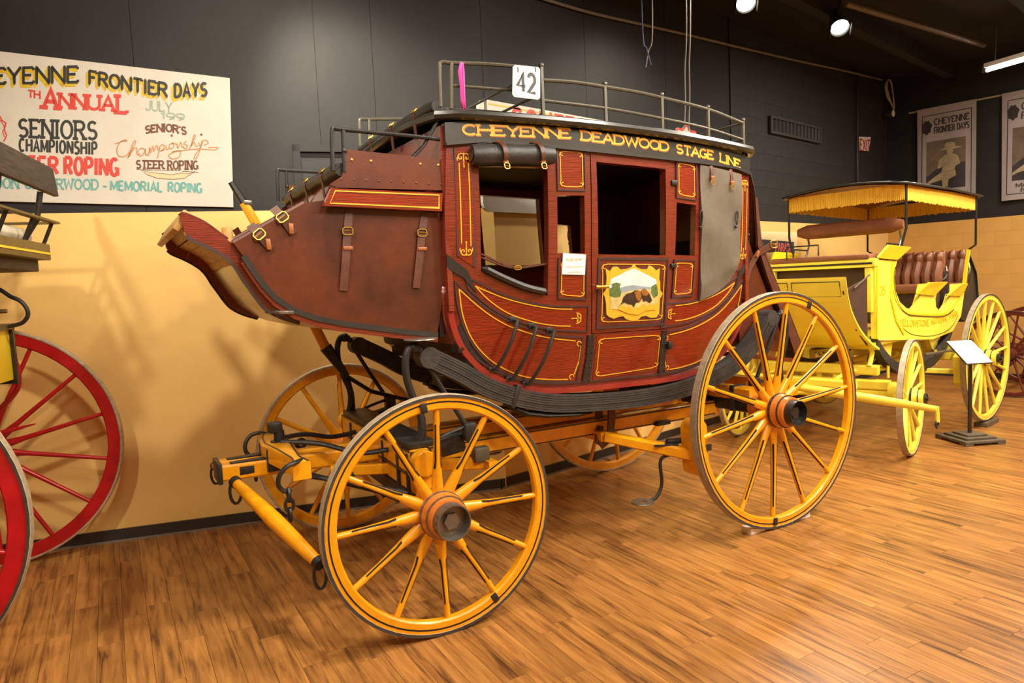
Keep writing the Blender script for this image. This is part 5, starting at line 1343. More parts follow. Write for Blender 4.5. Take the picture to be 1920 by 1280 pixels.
# door let into the black wall, vent, exit card, conduit
d0, d1 = WALLF.v(548, 272, 0), WALLF.v(760, 290, 0)
zt = d0.z
def wpart(u0_, u1_, z0, z1, v0, v1, nm, m, parent, fr=WALLF): return wall_box(fr, u0_, u1_, z0, z1, v0, v1).build(nm, m, parent, smooth=0)
dr = wpart(d0.x+.05, d1.x, ZB, zt-.05, -.004, .0, 'door_1', mat('dark door paint', sr(24,21,20), .5, var=.2, scale=6), None); tag(dr, kind='structure')
wpart(d0.x, d0.x+.05, ZB, zt, -.03, .0, 'door_frame', M['black_wall'], dr); wpart(d0.x, d1.x, zt-.05, zt, -.03, .0, 'door_frame', M['black_wall'], dr)
wpart(d0.x+.05, d1.x, zt-.085, zt-.05, -.010, .0, 'door_head', M['ceil'], dr)
fvb = BACKF
v0_, v1_ = BACKF.v(1441, 218, 0), BACKF.v(1536, 270, 0)
ve = bpy.data.objects.new('wall_vent', None); COL.objects.link(ve); ve.location = BACKF.wor((v0_.x+v1_.x)/2, 0, (v0_.z+v1_.z)/2)
tag(ve, 'dark grey rectangular wall vent high on the block wall', 'vent')
def vp(u0_, u1_, z0, z1, a, b, nm, m):
    c = BACKF.wor((u0_+u1_)/2, (a+b)/2, (z0+z1)/2) - ve.location
    return MB().box(c, (u1_-u0_, b-a, z1-z0)).build(nm, m, ve, smooth=0)
zv0, zv1 = v1_.z, v0_.z+.01
vp(v0_.x, v1_.x, zv0, zv1, -.012, -.002, 'vent_back', M['ceil'])
gm = mat('vent grey paint', sr(58,53,49), .5)
for q in ((v0_.x, v1_.x, zv1-.03, zv1), (v0_.x, v1_.x, zv0, zv0+.03), (v0_.x, v0_.x+.035, zv0+.03, zv1-.03), (v1_.x-.035, v1_.x, zv0+.03, zv1-.03)): vp(*q, -.035, -.012, 'vent_frame', gm)
nsl = 14
for i in range(nsl):
    c = BACKF.wor(v0_.x+.05+(v1_.x-v0_.x-.1)*i/(nsl-1), -.022, (zv0+zv1)/2) - ve.location
    MB().box(c, (.006, .02, zv1-zv0-.06), Matrix.Rotation(.6, 3, 'Z')).build('vent_slat', gm, ve, smooth=0)
ex = [BACKF.v(x, y, -.02) for x, y in ((1611, 256), (1633, 257), (1629, 283), (1612, 282))]
fex = lambda u, z, h: BACKF.wor(u, -.014-h, z)
eo = MB().plate([(p.x, p.z) for p in ex], fex, 0, .006).build('exit_sign', M['white'], smooth=0); tag(eo, 'small white exit card with red letters on the black wall', 'sign')
e0_, e1_ = ex[0], ex[1]
mb = MB(); lettering(mb, 'EXIT', e0_.x+.03, e1_.x-.04, e0_.z-.19, .15, .026, fex, .006, .008, warp=lambda a, b: (a, b+(a-e0_.x)*.06)); mb.build('exit_lettering', mat('exit red', sr(170,30,30), .5), eo, smooth=0)
cn = BACKF.v(1607, 140, -.02); cnb = BACKF.v(1609, 345, -.02)
tag(MB().tube([BACKF.wor(cn.x, -.025, HC), BACKF.wor(cn.x, -.025, ZB+.02)], .014, 8).build('wall_conduit', M['black']), 'thin black vertical conduit beside the exit card', 'conduit')
# poster and pale board low on the back wall
q0, q1 = BACKF.v(1428, 434, -.01), BACKF.v(1492, 480, -.01)
pb_ = wall_box(BACKF, q0.x-.3, q1.x, 1.80, q0.z, -.03, -.004).build('pale_board', mat('pale cream board', sr(250,232,178), .6), smooth=0); tag(pb_, 'pale cream board on the wall behind the yellow carriage', 'board')
q2, q3 = BACKF.v(1446, 450, -.04), BACKF.v(1489, 472, -.04)
po = MB().plate([(q2.x-.25, q2.z+.01), (q3.x, q2.z-.02), (q3.x, q3.z), (q2.x-.25, q3.z)], lambda u, z, h: BACKF.wor(u, -.034-h+.004*sin(u*20), z), 0, .004, su=.08).build('dark_banner', mat('dark blue grey cloth', sr(64,64,72), .7, var=.3, scale=6), smooth=0)
tag(po, 'dark cloth banner with pink lettering behind the yellow carriage seat', 'banner')
mb = MB(); lettering(mb, 'PARADE', BACKF.v(1454, 470, -.04).x, BACKF.v(1484, 470, -.04).x, BACKF.v(1470, 471, -.04).z, .09, .022, lambda u, z, h: BACKF.wor(u, -.040-h, z), 0, .003); mb.build('banner_lettering', mat('pink lettering', sr(236,120,120), .6), po, smooth=0)

# banners on the right wall
rodl = RIGHTF.v(1704, 216, -.03); rodr = RIGHTF.v(1884, 173, -.03)
zr = (rodl.z+rodr.z)/2
tag(MB().tube([RIGHTF.wor(rodl.x, -.028, zr), RIGHTF.wor(rodl.x+2.6, -.028, zr)], .013, 8).build('banner_rod', M['cablew']), 'thin pale rod holding the two banners on the right wall', 'rod')
def banner(x0, x1, zb, label, txt, side):
    a0, a1 = x0, x1
    wav = lambda u, z, h: RIGHTF.wor(u, -.062-h-.012*sin((u-a0)*16)*min(1, (zr-z)*1.2), z)
    o = MB().plate([(a0, zr+.01), (a1, zr+.01), (a1+.0, zb), (a0+.01, zb)], wav, 0, .004, su=.05, sz=.2).build('hanging_banner', M['banner'], smooth=60)
    tag(o, label, 'banner', 'printed banners on the right wall')
    w = a1-a0
    mb = MB(); mb.strip(dens([(a0+.07, zr-.10), (a1-.06, zr-.10), (a1-.06, zb+.08), (a0+.07, zb+.08)], .06, True), .010, wav, .004, .006, True); mb.build('banner_border', M['bannerd'], o, smooth=0)
    pz1, pz0 = zr-.48, zb+.26
    pa0, pa1 = a0+.13, a1-.13
    MB().plate([(pa0, pz1), (pa1, pz1), (pa1, pz0), (pa0, pz0)], wav, .004, .006, su=.05, sz=.2).build('banner_photo', M['bannerm'], o, smooth=60)
    MB().plate([(pa0, pz0), (pa1, pz0), (pa1, pz1-.35), (pa0+.25*w, pz0+.35), (pa0, pz0+.2)], wav, .006, .007, su=.05, sz=.2).build('photo_shade', M['bannerd'], o, smooth=60)
    cx = (pa0+pa1)/2+.04; H = pz1-pz0
    Y_ = lambda t: pz0+H*t
    for q in (curve2([(cx-.13, Y_(.80)), (cx-.06, Y_(.83)), (cx-.05, Y_(.91)), (cx+.02, Y_(.93)), (cx+.08, Y_(.90)), (cx+.09, Y_(.83)), (cx+.17, Y_(.81)), (cx+.08, Y_(.785)), (cx-.04, Y_(.785)), (cx-.13, Y_(.80))], 3)[:-1],
              arc(cx+.015, Y_(.745), .045, .055, 0, 330, 12),
              [(cx-.05, Y_(.69)), (cx+.06, Y_(.69)), (cx+.12, Y_(.64)), (cx+.15, Y_(.48)), (cx+.09, Y_(.44)), (cx+.08, Y_(.36)), (cx-.10, Y_(.34)), (cx-.08, Y_(.45)), (cx-.15, Y_(.42)), (cx-.13, Y_(.60))],
              [(cx-.11, Y_(.335)), (cx+.09, Y_(.355)), (cx+.10, Y_(.25)), (cx+.0, Y_(.18)), (cx-.01, Y_(.04)), (cx-.08, Y_(.04)), (cx-.09, Y_(.19)), (cx-.22, Y_(.15)), (cx-.29, Y_(.10)), (cx-.30, Y_(.14)), (cx-.20, Y_(.25))]):
        MB().plate(q, wav, .007, .008, su=.05, sz=.2).build('photo_figure', M['bannerl'], o, smooth=60)
    ec = (a0+.13, zr-.27); MB().plate([(ec[0]+(.065+.008*sin(5*t))*cos(t), ec[1]+(.10+.012*sin(7*t))*sin(t)) for t in [2*pi*k/28 for k in range(28)]], wav, .004, .006).build('banner_emblem', M['bannerd'], o, smooth=0)
    mb = MB()
    for i, t in enumerate(txt): lettering(mb, t, a0+.23, a1-.09, zr-.25-.12*i, .085, .014, wav, .004, .006, serif=.1)
    mb.build('banner_lettering', M['bannerd'], o, smooth=0)
    return o
u1b = RIGHTF.v(1721, 212, -.04).x; u2b = RIGHTF.v(1832, 190, -.04).x; u3b = RIGHTF.v(1880, 175, -.04).x
zbot = RIGHTF.v(1879, 377, -.04).z
banner(u1b, u2b, zbot, 'grey white banner with sepia photo hanging above the yellow carriage', ('CHEYENNE', 'FRONTIER DAYS'), 0)
banner(u3b, u3b+(u2b-u1b), zbot, 'grey white banner with sepia photo cut by the right photo edge', ('CHEYENNE', 'FRONTIER DAYS'), 1)
o2 = [o for o in bpy.data.objects if o.name.startswith('hanging_banner')][-1]
mb = MB(); f2 = lambda u, z, h: RIGHTF.wor(u, -.075-h, z)
lettering(mb, 'MARY', u3b+.18, u3b+.42, zbot+.17, .05, .008, f2, .004, .006); lettering(mb, 'MI', u3b+.24, u3b+.36, zbot+.10, .05, .008, f2, .004, .006); mb.build('banner_caption', M['bannerd'], o2, smooth=0)

# ------------------------------------------------------------------ ceiling things
hz = lambda px, py, z: hit(px, py, Vector((0,0,1)), Vector((0,0,z)))
tag(MB().tube([hz(1585, 6, 4.30), hz(1845, 84, 4.30)], .035, 12).build('ceiling_pipe', M['pipe']), 'dull metal pipe running under the black ceiling', 'pipe')
def spotlight(px, py, z, aim, label, r=.085):
    c = hz(px, py, z); d = (Vector(aim)-c).normalized(); R_ = d.to_track_quat('Y', 'Z').to_matrix()
    e = bpy.data.objects.new('spotlight', None); COL.objects.link(e); e.location = c
    tag(e, label, 'spotlight', 'spotlights under the ceiling')
    T = lambda mb: [setattr_ for setattr_ in ()]
    def add(mb, nm, m):
        mb.v = [tuple(R_ @ Vector(p)) for p in mb.v]; return mb.build(nm, m, e, smooth=40)
    add(MB().lathe([(.03, -.26), (r*.75, -.25), (r*.8, -.10), (r*1.12, -.02), (r*1.15, .03), (r*1.05, .03), (r*1.0, -.005), (.001, -.006)], 24), 'lamp_housing', M['ceil'])
    add(MB().lathe([(.001, .002), (r*.98, .0), (r*.98, -.004), (.001, -.004)], 24), 'lamp_lens', M['lens'])
    for s in (-1, 1): add(MB().bbox((s*r*1.15, .03, 0), (.006, .12, r*1.5), .002), 'barn_door', M['ceil'])
    MB().tube([(0, 0, .0+r), (0, 0, HC-c.z)], .014, 8).build('lamp_bracket', M['ceil'], e)
    spot('spotlight_beam', c+d*.05, aim, 260, 70, .6, .07)
spotlight(1574, 50, 4.12, (4.6, 1.2, .4), 'black spotlight with glowing lens beside the ceiling pipe')
spotlight(1398, 4, 4.16, (3.2, 1.0, .8), 'black spotlight with glowing lens cut by the top photo edge')
# fluorescent fixture
fa, fb_ = hz(1850, 132, 4.02), hz(1990, 92, 4.02)
fe = bpy.data.objects.new('fluorescent_lamp', None); COL.objects.link(fe); fe.location = fa
tag(fe, 'white fluorescent batten lamp hanging under the ceiling', 'lamp')
dd = fb_-fa
MB().bar((0,0,.05), dd+Vector((0,0,.05)), .12, .05).build('lamp_body', M['paper'], fe, smooth=0)
MB().tube([(0,0,0), dd], .022, 10).build('fluorescent_tube', M['tubel'], fe)
MB().bbox((0,0,.02), (.03,.10,.08), .005).build('lamp_holder', M['steel'], fe)
for t in (.12, .55): MB().tube([dd*t+Vector((0,0,.07)), dd*t+Vector((.05,0,HC-fa.z))], .004, 5).build('hanger_wire', M['cable'], fe)
# cables
def wallcable(fr, pts, r, m, nm, label, cat='cable'):
    tag(MB().tube(smooth_pts([fr.wor(*(lambda q: (q.x, q.y, q.z))(fr.v(x, y, -.03))) for x, y in pts], 5), r, 6).build(nm, m), label, cat)
wallcable(BACKF, ((930,-22),(985,-12),(1100,22),(1200,45),(1300,68),(1400,92),(1500,115),(1580,132),(1655,150)), .013, M['cable'], 'wall_cable', 'grey cable sagging along the top of the back wall')
wallcable(RIGHTF, ((1668,150),(1700,140),(1760,122),(1840,98),(1925,72)), .012, M['cable'], 'wall_cable', 'dark cable running along the top of the right wall')
pcl = BACKF.v(1660, 150, -.08)
cc = [BACKF.v(x, y, -.10) for x, y in ((1664,150),(1660,162),(1664,182),(1670,192),(1676,204),(1675,185),(1672,160),(1668,150),(1664,152),(1663,165),(1668,185),(1676,206))]
tag(MB().tube(smooth_pts([BACKF.wor(p.x, p.y, p.z) for p in cc], 5), .012, 6).build('cord_coil', M['cablew']), 'coiled pale cord hanging in the corner below the ceiling', 'cord')
sp_ = BACKF.v(1672, 213, -.12); so2 = bpy.data.objects.new('corner_lamp', None); COL.objects.link(so2); so2.location = BACKF.wor(sp_.x, sp_.y, sp_.z)
tag(so2, 'small round fitting with pale face in the room corner', 'lamp')
MB().lathe([(.001, -.02), (.055, -.018), (.06, 0), (.045, .09), (.001, .10)], 16).build('fitting_body', M['black'], so2); MB().lathe([(.001, -.030), (.048, -.028), (.05, -.019), (.001, -.019)], 16).build('fitting_face', M['cushion'], so2)
def dangling(pts, z_top, depth, r, m, nm, label):
    base = CAM + ray(pts[-1][0], pts[-1][1])*depth
    n = Vector((FW.x, FW.y, 0)).normalized()
    P3 = [hit(x, y, n, base) for x, y in pts]; P3[0].z = max(P3[0].z, HC)
    tag(MB().tube(smooth_pts(P3, 5), r, 6).build(nm, m), label, 'cable', 'cables hanging from the ceiling')
dangling(((1288,-10),(1287,60),(1284,130),(1285,190),(1283,240)), 0, 5.9, .006, M['cable'], 'hanging_cable', 'left of the two long grey cables hanging behind the roof rail')
dangling(((1297,-10),(1294,60),(1292,120),(1293,180),(1291,245)), 0, 5.9, .006, M['cable'], 'hanging_cable', 'right of the two long grey cables hanging behind the roof rail')
dangling(((1203,-10),(1205,60),(1212,90),(1221,122)), 0, 5.5, .005, M['cableb'], 'hanging_cable', 'short blue cable dangling above the middle of the roof rail')
dangling(((1224,-10),(1223,60),(1216,95),(1211,126)), 0, 5.75, .005, M['cable'], 'hanging_cable', 'short grey cable crossing the blue one above the roof rail')
# dark joists under the ceiling
for i, y_ in enumerate((.6, 2.0, 3.4)):
    tag(MB().box((5.0, y_, HC-.10), (13, .12, .2)).build('ceiling_joist', M['ceil'], ce, smooth=0))
bx0 = hz(905, 2, 4.2); tag(MB().bbox(bx0, (.30, .08, .05), .01).build('ceiling_box', M['iron']), 'small grey metal box under the ceiling at the top photo edge', 'box')
# ------------------------------------------------------------------ yellow open carriage
YC = SURREY.empty('yellow_carriage')
tag(YC, 'lemon yellow passenger carriage with fringed canopy and brown tufted seats', 'carriage')
SV = SURREY.v
def SP(v, *p): return [(q.x, q.z) for q in (SV(x, y, v) for x, y in p)]
HWB = .50
ym = (M['ybody'], M['ybody'], M['ybody'], M['tire'], M['black'])
YF = wheel_meshes(.515, 14, 8, .085, .045, tw=.048, felloe=.05, spw=.028, hub_out=.12, hub_in=.14, stripe=False, cap_depth=.01)
YR = wheel_meshes(.655, 16, 5, .085, .048, tw=.048, felloe=.052, spw=.028, hub_out=.13, hub_in=.14, stripe=False, cap_depth=.01)
ya = .20
_, y1 = make_wheel(YF, YC, (.80*sin(ya)*0+.055, -.79, .515), ya, *ym)
make_wheel(YF, YC, (-.20, .78, .515), ya+pi, *ym, cache=y1)
_, y2 = make_wheel(YR, YC, (1.745, -.84, .700), 0, *ym)
make_wheel(YR, YC, (1.745, .84, .700), pi, *ym, cache=y2)
# block under the rear wheel is a thing of its own (below)
side = SP(-HWB, (1636,487),(1678,489),(1676,497),(1673,520),(1675,545),(1683,566),(1695,577),(1709,581),(1716,572),(1721,556),(1727,532),(1766,530),(1754,545),(1750,560),(1751,575),(1757,582),(1765,582),(1773,570),(1778,552),(1785,533),(1806,531),(1803,558),(1798,592),(1782,621),(1745,636),(1704,636),(1645,638),(1640,634))
for sd in (-1, 1):
    fl = lambda u, z, h, sd=sd: Vector((u, sd*(HWB+h), z))
    bs_ = MB().plate(side, fl, -.03, .02).build('body_side', M['ybody'], YC, smooth=30)
    # deeper yellow mouldings following the seat curve
    mb = MB()
    L = SP(-HWB, (1672,498),(1669,520),(1672,550),(1681,572),(1694,584),(1710,588),(1764,589),(1782,575),(1795,556)); mb.strip(curve2(L, 3), .022, fl, .018, .026); mb.build('body_moulding', M['ydeep'], bs_, smooth=30)
    mb = MB(); L = SP(-HWB, (1674,500),(1671,520),(1674,550),(1683,575),(1696,588),(1712,592),(1764,593),(1784,580)); mb.strip(curve2(L, 3), .006, fl, .018, .027)
    L = SP(-HWB, (1668,560),(1676,595),(1692,618),(1712,628),(1745,629),(1776,617),(1792,592)); mb.strip(curve2(L, 3), .006, fl, .02, .022)
    mb.build('pinstripe', M['black'], bs_, smooth=0)
    MB().strip(SP(-HWB, (1640,490),(1640,634)), .022, fl, .018, .028).build('body_moulding', M['ydeep'], bs_, smooth=0)
    MB().strip(SP(-HWB, (1668,492),(1666,560),(1676,600),(1690,625)), .035, fl, .018, .030).build('body_moulding', M['ydeep'], bs_, smooth=0)
    # flared arm rests
    for q in (((1645,482),(1657,459),(1699,463),(1681,486)), ((1718,550),(1734,529),(1768,528),(1751,553)), ((1776,553),(1794,532),(1806,531),(1802,554))):
        A4 = [SV(x, y, -HWB-.03) for x, y in q]
        vs = [(p.x, sd*(HWB+(.02 if k in (0, 3) else .06)), p.z) for k, p in enumerate(A4)]
        ar = MB().add(vs, [(0,1,2,3)]).build('arm_rest', M['ydeep'], YC, smooth=0); ar.modifiers.new('t', 'SOLIDIFY').thickness = .02
        MB().bar(vs[0], vs[3], .012, .012).build('arm_edge', M['black'], ar, smooth=0)
    # lettering along the lower body and the number
    if sd < 0:
        a = SP(-HWB, (1683,606))[0]; b = SP(-HWB, (1792,600))[0]
        wp = lambda x, z, a=a, b=b: (x, z - .05*sin(pi*(x-a[0])/(b[0]-a[0])))
        L_ = b[0]-a[0]
        for wd_, t0, t1 in (('YELLOWSTONE', 0, .47), ('NATIONAL', .51, .80), ('PARK', .84, 1.0)):
            mb = MB(); lettering(mb, wd_, a[0]+L_*t0, a[0]+L_*t1, a[1]-.02, .06, .014, fl, .02, .022, warp=wp); mb.build('body_lettering', M['ylet'], bs_, smooth=0)
        mb = MB(); n0, n1 = SP(-HWB, (1645,553),(1655,553)); lettering(mb, '35', n0[0], n1[0], n0[1], .075, .014, fl, .02, .022); mb.build('body_number', M['ylet'], bs_, smooth=0)
u0y = side[0][0]
# floor, back and front walls
MB().box((.80, 0, .98), (1.75, 2*HWB, .03)).build('body_floor', M['ydeep'], YC, smooth=0)
MB().bbox((1.72, 0, 1.35), (.03, 2*HWB, .5), .004).build('body_back', M['bdark'], YC)
fp = SP(-HWB, (1582,519),(1585,545),(1592,578),(1607,612),(1626,637),(1645,652))
def across2(curve, w, th, m, nm, parent): return across(curve, w, th, m, nm, parent)
fpn = across(curve2(fp, 3), HWB+.02, .02, M['ybody'], 'toe_panel', YC)
for v0, v1 in ((-.46, -.02), (.02, .46)):
    mb = MB(); P5 = curve2(fp, 3)
    fmf = lambda v, s, h: (lambda p: Vector((p[0]-h, v, p[1])))(P5[max(0, min(len(P5)-1, int(s)))])
    for s0, s1 in ((1, 4), (5, 13)):
        for a, b in (((v0, s0), (v1, s0)), ((v1, s0), (v1, s1)), ((v1, s1), (v0, s1)), ((v0, s1), (v0, s0))):
            n = 8; mb.tube([fmf(a[0]+(b[0]-a[0])*t/n, round(a[1]+(b[1]-a[1])*t/n), .003) for t in range(n+1)], .005, 4)
    mb.build('pinstripe', M['black'], fpn, smooth=0)
for sd in (-1, 1):
    fl = lambda u, z, h, sd=sd: Vector((u, sd*(HWB-.01+h), z))
    ls = SP(-HWB, (1584,546),(1628,521),(1629,648),(1608,618),(1592,580)); MB().plate(ls, fl, -.012, .0).build('boot_curtain', M['canvas'] if False else M['bdark'], YC, smooth=0)
    c0_, c1_ = SV(1628, 515, -HWB), SV(1600, 540, -HWB); MB().tube([Vector((c0_.x, sd*(HWB+.01), c0_.z)), Vector((c1_.x, sd*(HWB+.01), c1_.z))], .008, 6).build('curtain_chain', M['steel'], YC)
# driver's seat box across the front
zs1, zs0 = SV(1640, 486, -HWB).z, SV(1640, 497, -HWB).z
MB().bbox((u0y+.02, 0, (zs0+zs1)/2), (.10, 2*HWB+.06, .075), .008).build('seat_rail_board', M['ybody'], YC)
MB().bbox((u0y-.032, 0, zs0+.02), (.008, 2*HWB+.02, .018), .002).build('seat_line', M['black'], YC)
MB().bbox((u0y+.04, 0, zs0-.20), (.03, 2*HWB, .42), .004).build('opening_shade_board', M['bdark'], YC)  # dark board stands in for the shade inside the open front
MB().bbox((u0y+.0, -HWB+.03, zs0-.22), (.05, .06, .40), .004).build('seat_post', M['ybody'], YC); MB().bbox((u0y+.0, HWB-.03, zs0-.22), (.05, .06, .40), .004).build('seat_post', M['ybody'], YC)
MB().bbox((u0y-.01, 0, zs0-.008), (.05, 2*HWB, .016), .004).build('seat_lintel', M['ybody'], YC)
MB().bbox((u0y+.16, 0, zs1+.025), (.40, 2*HWB-.02, .06), .025).build('driver_cushion', M['bseat'], YC)
bk0 = SV(1690, 420, -.48)
MB().tube([Vector((bk0.x, -.50+1.06*i/10, bk0.z)) for i in range(11)], [.04]+[.075]*9+[.04], 14, flat=.55, up=(0,0,1)).build('driver_backrest', M['bseat'], YC, smooth=60)
for v in (-.46, .46):
    MB().tube(smooth_pts([(bk0.x+.02, v, bk0.z-.06), (bk0.x+.04, v, bk0.z-.14), (bk0.x, v, bk0.z-.21), (bk0.x-.02, v, zs1+.05)], 4), .010, 6).build('backrest_iron', M['steel'], YC)
    MB().tube([(bk0.x, v, bk0.z-.19), (bk0.x-.26, v, bk0.z-.18), (bk0.x-.28, v, zs1+.05)], .008, 6).build('seat_iron', M['iron'], YC)
MB().tube([(u0y-.04, .30, zs1+.04), (u0y-.04, .30, zs1+.16), (u0y-.04, -.02, zs1+.16), (u0y-.04, -.02, zs1+.06)], .008, 6).build('grab_iron', M['black'], YC)
# two tufted benches
for (px, y1_, y0_), nm in (((1768, 474, 536), 0), ((1811, 469, 534), 1)):
    t_ = SV(px, y1_, -.44); b_ = SV(px-4, y0_, -.44)
    bt = MB().bbox(((t_.x+b_.x)/2+.05, 0, (t_.z+b_.z)/2), (.06, .90, t_.z-b_.z), .02).build('bench_back', M['bseat'], YC)
    for i in range(9):
        v = -.40+.10*i
        MB().tube([(b_.x+.01, v, b_.z), (b_.x+.0, v, b_.z+(t_.z-b_.z)*.35), (t_.x+.01, v, b_.z+(t_.z-b_.z)*.72)], [.045, .056, .042], 8).build('tuft', M['bseat'], bt)
        MB().ball((t_.x+.02, v, b_.z+(t_.z-b_.z)*.86), .056, 8, (1, .95, 1.25)).build('tuft', M['bseat'], bt)
    MB().bbox((b_.x-.20, 0, b_.z-.02), (.42, .90, .10), .04).build('bench_cushion', M['bseat'], YC)
    MB().bbox((b_.x-.20, 0, b_.z-.22), (.36, .88, .32), .01).build('bench_box', M['bdark'], YC)
    MB().tube(smooth_pts([(t_.x+.03, -.46, t_.z-.14), (t_.x-.0, -.48, t_.z-.22), (t_.x-.1, -.49, t_.z-.27), (t_.x-.2, -.49, t_.z-.28)], 4), .009, 6).build('arm_iron', M['steel'], YC)
rp0, rp1 = SV(1816, 468, -HWB), SV(1806, 545, -HWB)
for sd in (-1, 1): MB().bar((rp0.x, sd*HWB, rp0.z), (rp1.x, sd*HWB, rp1.z), .03, .03, (0,1,0)).build('rear_post', M['ydeep'], YC, smooth=0)
rb_ = [SV(x, y, -.42) for x, y in ((1816,478),(1828,510),(1832,560),(1826,598),(1803,600))]
across([(p.x, p.z) for p in rb_], .44, .02, M['blackl'], 'rear_boot', YC)
MB().plate([(p.x, p.z) for p in rb_], lambda u, z, h: Vector((u, -.42-h, z)), -.01, .0).build('rear_boot_side', M['blackl'], YC, smooth=0)
for dy in (.0,): 
    a, b, c = (SV(x, y, -.44) for x, y in ((1808,552),(1818,535),(1822,515))); strap([a, b, c], .03, YC, M['black'], nrm=(0,-1,0))
# canopy with fringe
cw_ = .57
k0_, k1_ = SV(1698, 342, -cw_), SV(1828, 376, -cw_)
ca0, ca1, cz0, cz1 = k0_.x-.02, k1_.x+.04, k0_.z, k1_.z+.05
cz1 = cz0 - .02
nu_, nv_ = 10, 8; vs = []
for i in range(nu_+1):
    for j in range(nv_+1):
        t = i/nu_; s = -1+2*j/nv_
        vs.append((ca0-.06+(ca1-ca0+.12)*t, s*(cw_+.05), cz0+(cz1-cz0)*t+.055*(1-s*s)-.05*(2*t-1)**4*0 - .05*max(0, t-.6)**1*1.2))
fs = [(i*(nv_+1)+j, (i+1)*(nv_+1)+j, (i+1)*(nv_+1)+j+1, i*(nv_+1)+j+1) for i in range(nu_) for j in range(nv_)]
cp_ = MB().add(vs, fs).build('canopy', M['black'], YC, smooth=60); cp_.modifiers.new('t', 'SOLIDIFY').thickness = .02
MB().add([(v[0], v[1]*.96, v[2]-.03) for v in vs], [f[::-1] for f in fs]).build('canopy_lining', M['bseat'], YC, smooth=60)
hfr = .145
def fringe(p, q, nm='canopy_fringe'):
    p = Vector(p); q = Vector(q); n = int((q-p).length/.009); t = (q-p).normalized(); nr = t.cross(Vector((0,0,1)))
    vs = []; fs = []; rnd = random.Random(int(abs(p.x*100))+3)
    for i in range(n+1):
        c = p+(q-p)*i/n; wv = .0012*(1 if i % 2 else -1); l = hfr*(1+rnd.uniform(-.06, .06))
        for z in (0, .35, 1): vs.append(c+nr*wv*(.3+z) - Vector((0,0,l*z)))
    for i in range(n):
        for j in range(2): fs.append((i*3+j, i*3+j+1, (i+1)*3+j+1, (i+1)*3+j))
    o = MB().add(vs, fs).build(nm, M['fringe'], cp_, smooth=0); o.modifiers.new('t', 'SOLIDIFY').thickness = .006
ze = lambda t: cz0+(cz1-cz0)*t - .06*max(0, t-.6) - .012
fringe((ca0, -cw_, ze(0)), (ca0, cw_, ze(0))); fringe((ca1, -cw_, ze(1)), (ca1, cw_, ze(1)))
fringe((ca0, -cw_, ze(0)), (ca1, -cw_, ze(1))); fringe((ca0, cw_, ze(0)), (ca1, cw_, ze(1)))
for sd in (-1, 1):
    MB().tube([(ca0+.01, sd*(cw_+.01), ze(0)), (ca0+.01, sd*(cw_+.01), bk0.z-.05), (ca0-.01, sd*(HWB+.02), zs1+.02)], .012, 8).build('canopy_post', M['iron'], YC)
    MB().tube([(ca1-.02, sd*(cw_+.005), ze(1)), (ca1-.02, sd*(cw_+.005), rp0.z+.05), (rp0.x, sd*HWB, rp0.z)], .012, 8).build('canopy_post', M['iron'], YC)
# running gear
yb = M['ybody']
def yb_(a, b, w, h, nm, w2=None): return MB().bar(a, b, w, h, (0,0,1), w2, None, ch=.15).build(nm, yb, YC, smooth=40)
ca_, sa_ = cos(ya), sin(ya)
c_ax = Vector((-.072, 0, 0)); FY = lambda u, v, z: c_ax + Vector((u*ca_-v*sa_*.85, u*sa_+v, z))
yb_(FY(0,-.72,.515), FY(0,.72,.515), .08, .09, 'front_axle'); yb_(FY(0,-.62,.61), FY(0,.62,.61), .09, .09, 'axle_bed'); yb_(FY(.02,-.52,.74), FY(.02,.52,.74), .10, .09, 'front_bolster')
for v in (-.68, .68): MB().lathe([(.05, -.06), (.085, -.055), (.085, .055), (.05, .06)], 18, 'Y', FY(0, v, .56)).build('axle_collar', yb, YC)
yb_((1.745,-.78,.70), (1.745,.78,.70), .08, .09, 'rear_axle'); yb_((1.745,-.62,.80), (1.745,.62,.80), .09, .10, 'rear_bolster')
for v in (-.2, 0, .2): yb_((-.05, v*.8, .66), (1.75, v, .70), .05, .06, 'perch')
for v in (-.09, .09): yb_((-.75, v*.7, .60), (.05, v*1.4, .62), .05, .07, 'pole_jaw')
s0_, s1_ = SURREY.u(1600, 742, -.66), SURREY.u(1757, 767, -.60)
wb_ = MB().tube([s0_+(s1_-s0_)*t for t in (-.9, -.4, 0, .5, 1)], [.03, .038, .040, .036, .024], 12).build('whiffletree', yb, YC)
MB().tube([s1_+Vector((.0, .0, .02)), s1_+Vector((.0, -.005, -.10))], .015, 8).build('whiffle_hook', yb, wb_); MB().tube([s1_+Vector((.02*cos(a), 0, -.12+.028*sin(a))) for a in [2*pi*k/10 for k in range(10)]], .008, 6, closed=True).build('trace_ring', M['iron'], wb_)
yb_((-.42, -.52, .66), (-.42, .52, .66), .08, .07, 'splinter_bar')
for v in (-.35, .35): MB().tube([(-.42, v, .70), (-.2, v*.9, .72), (.0, v, .74)], .018, 8).build('gear_stay', yb, YC)
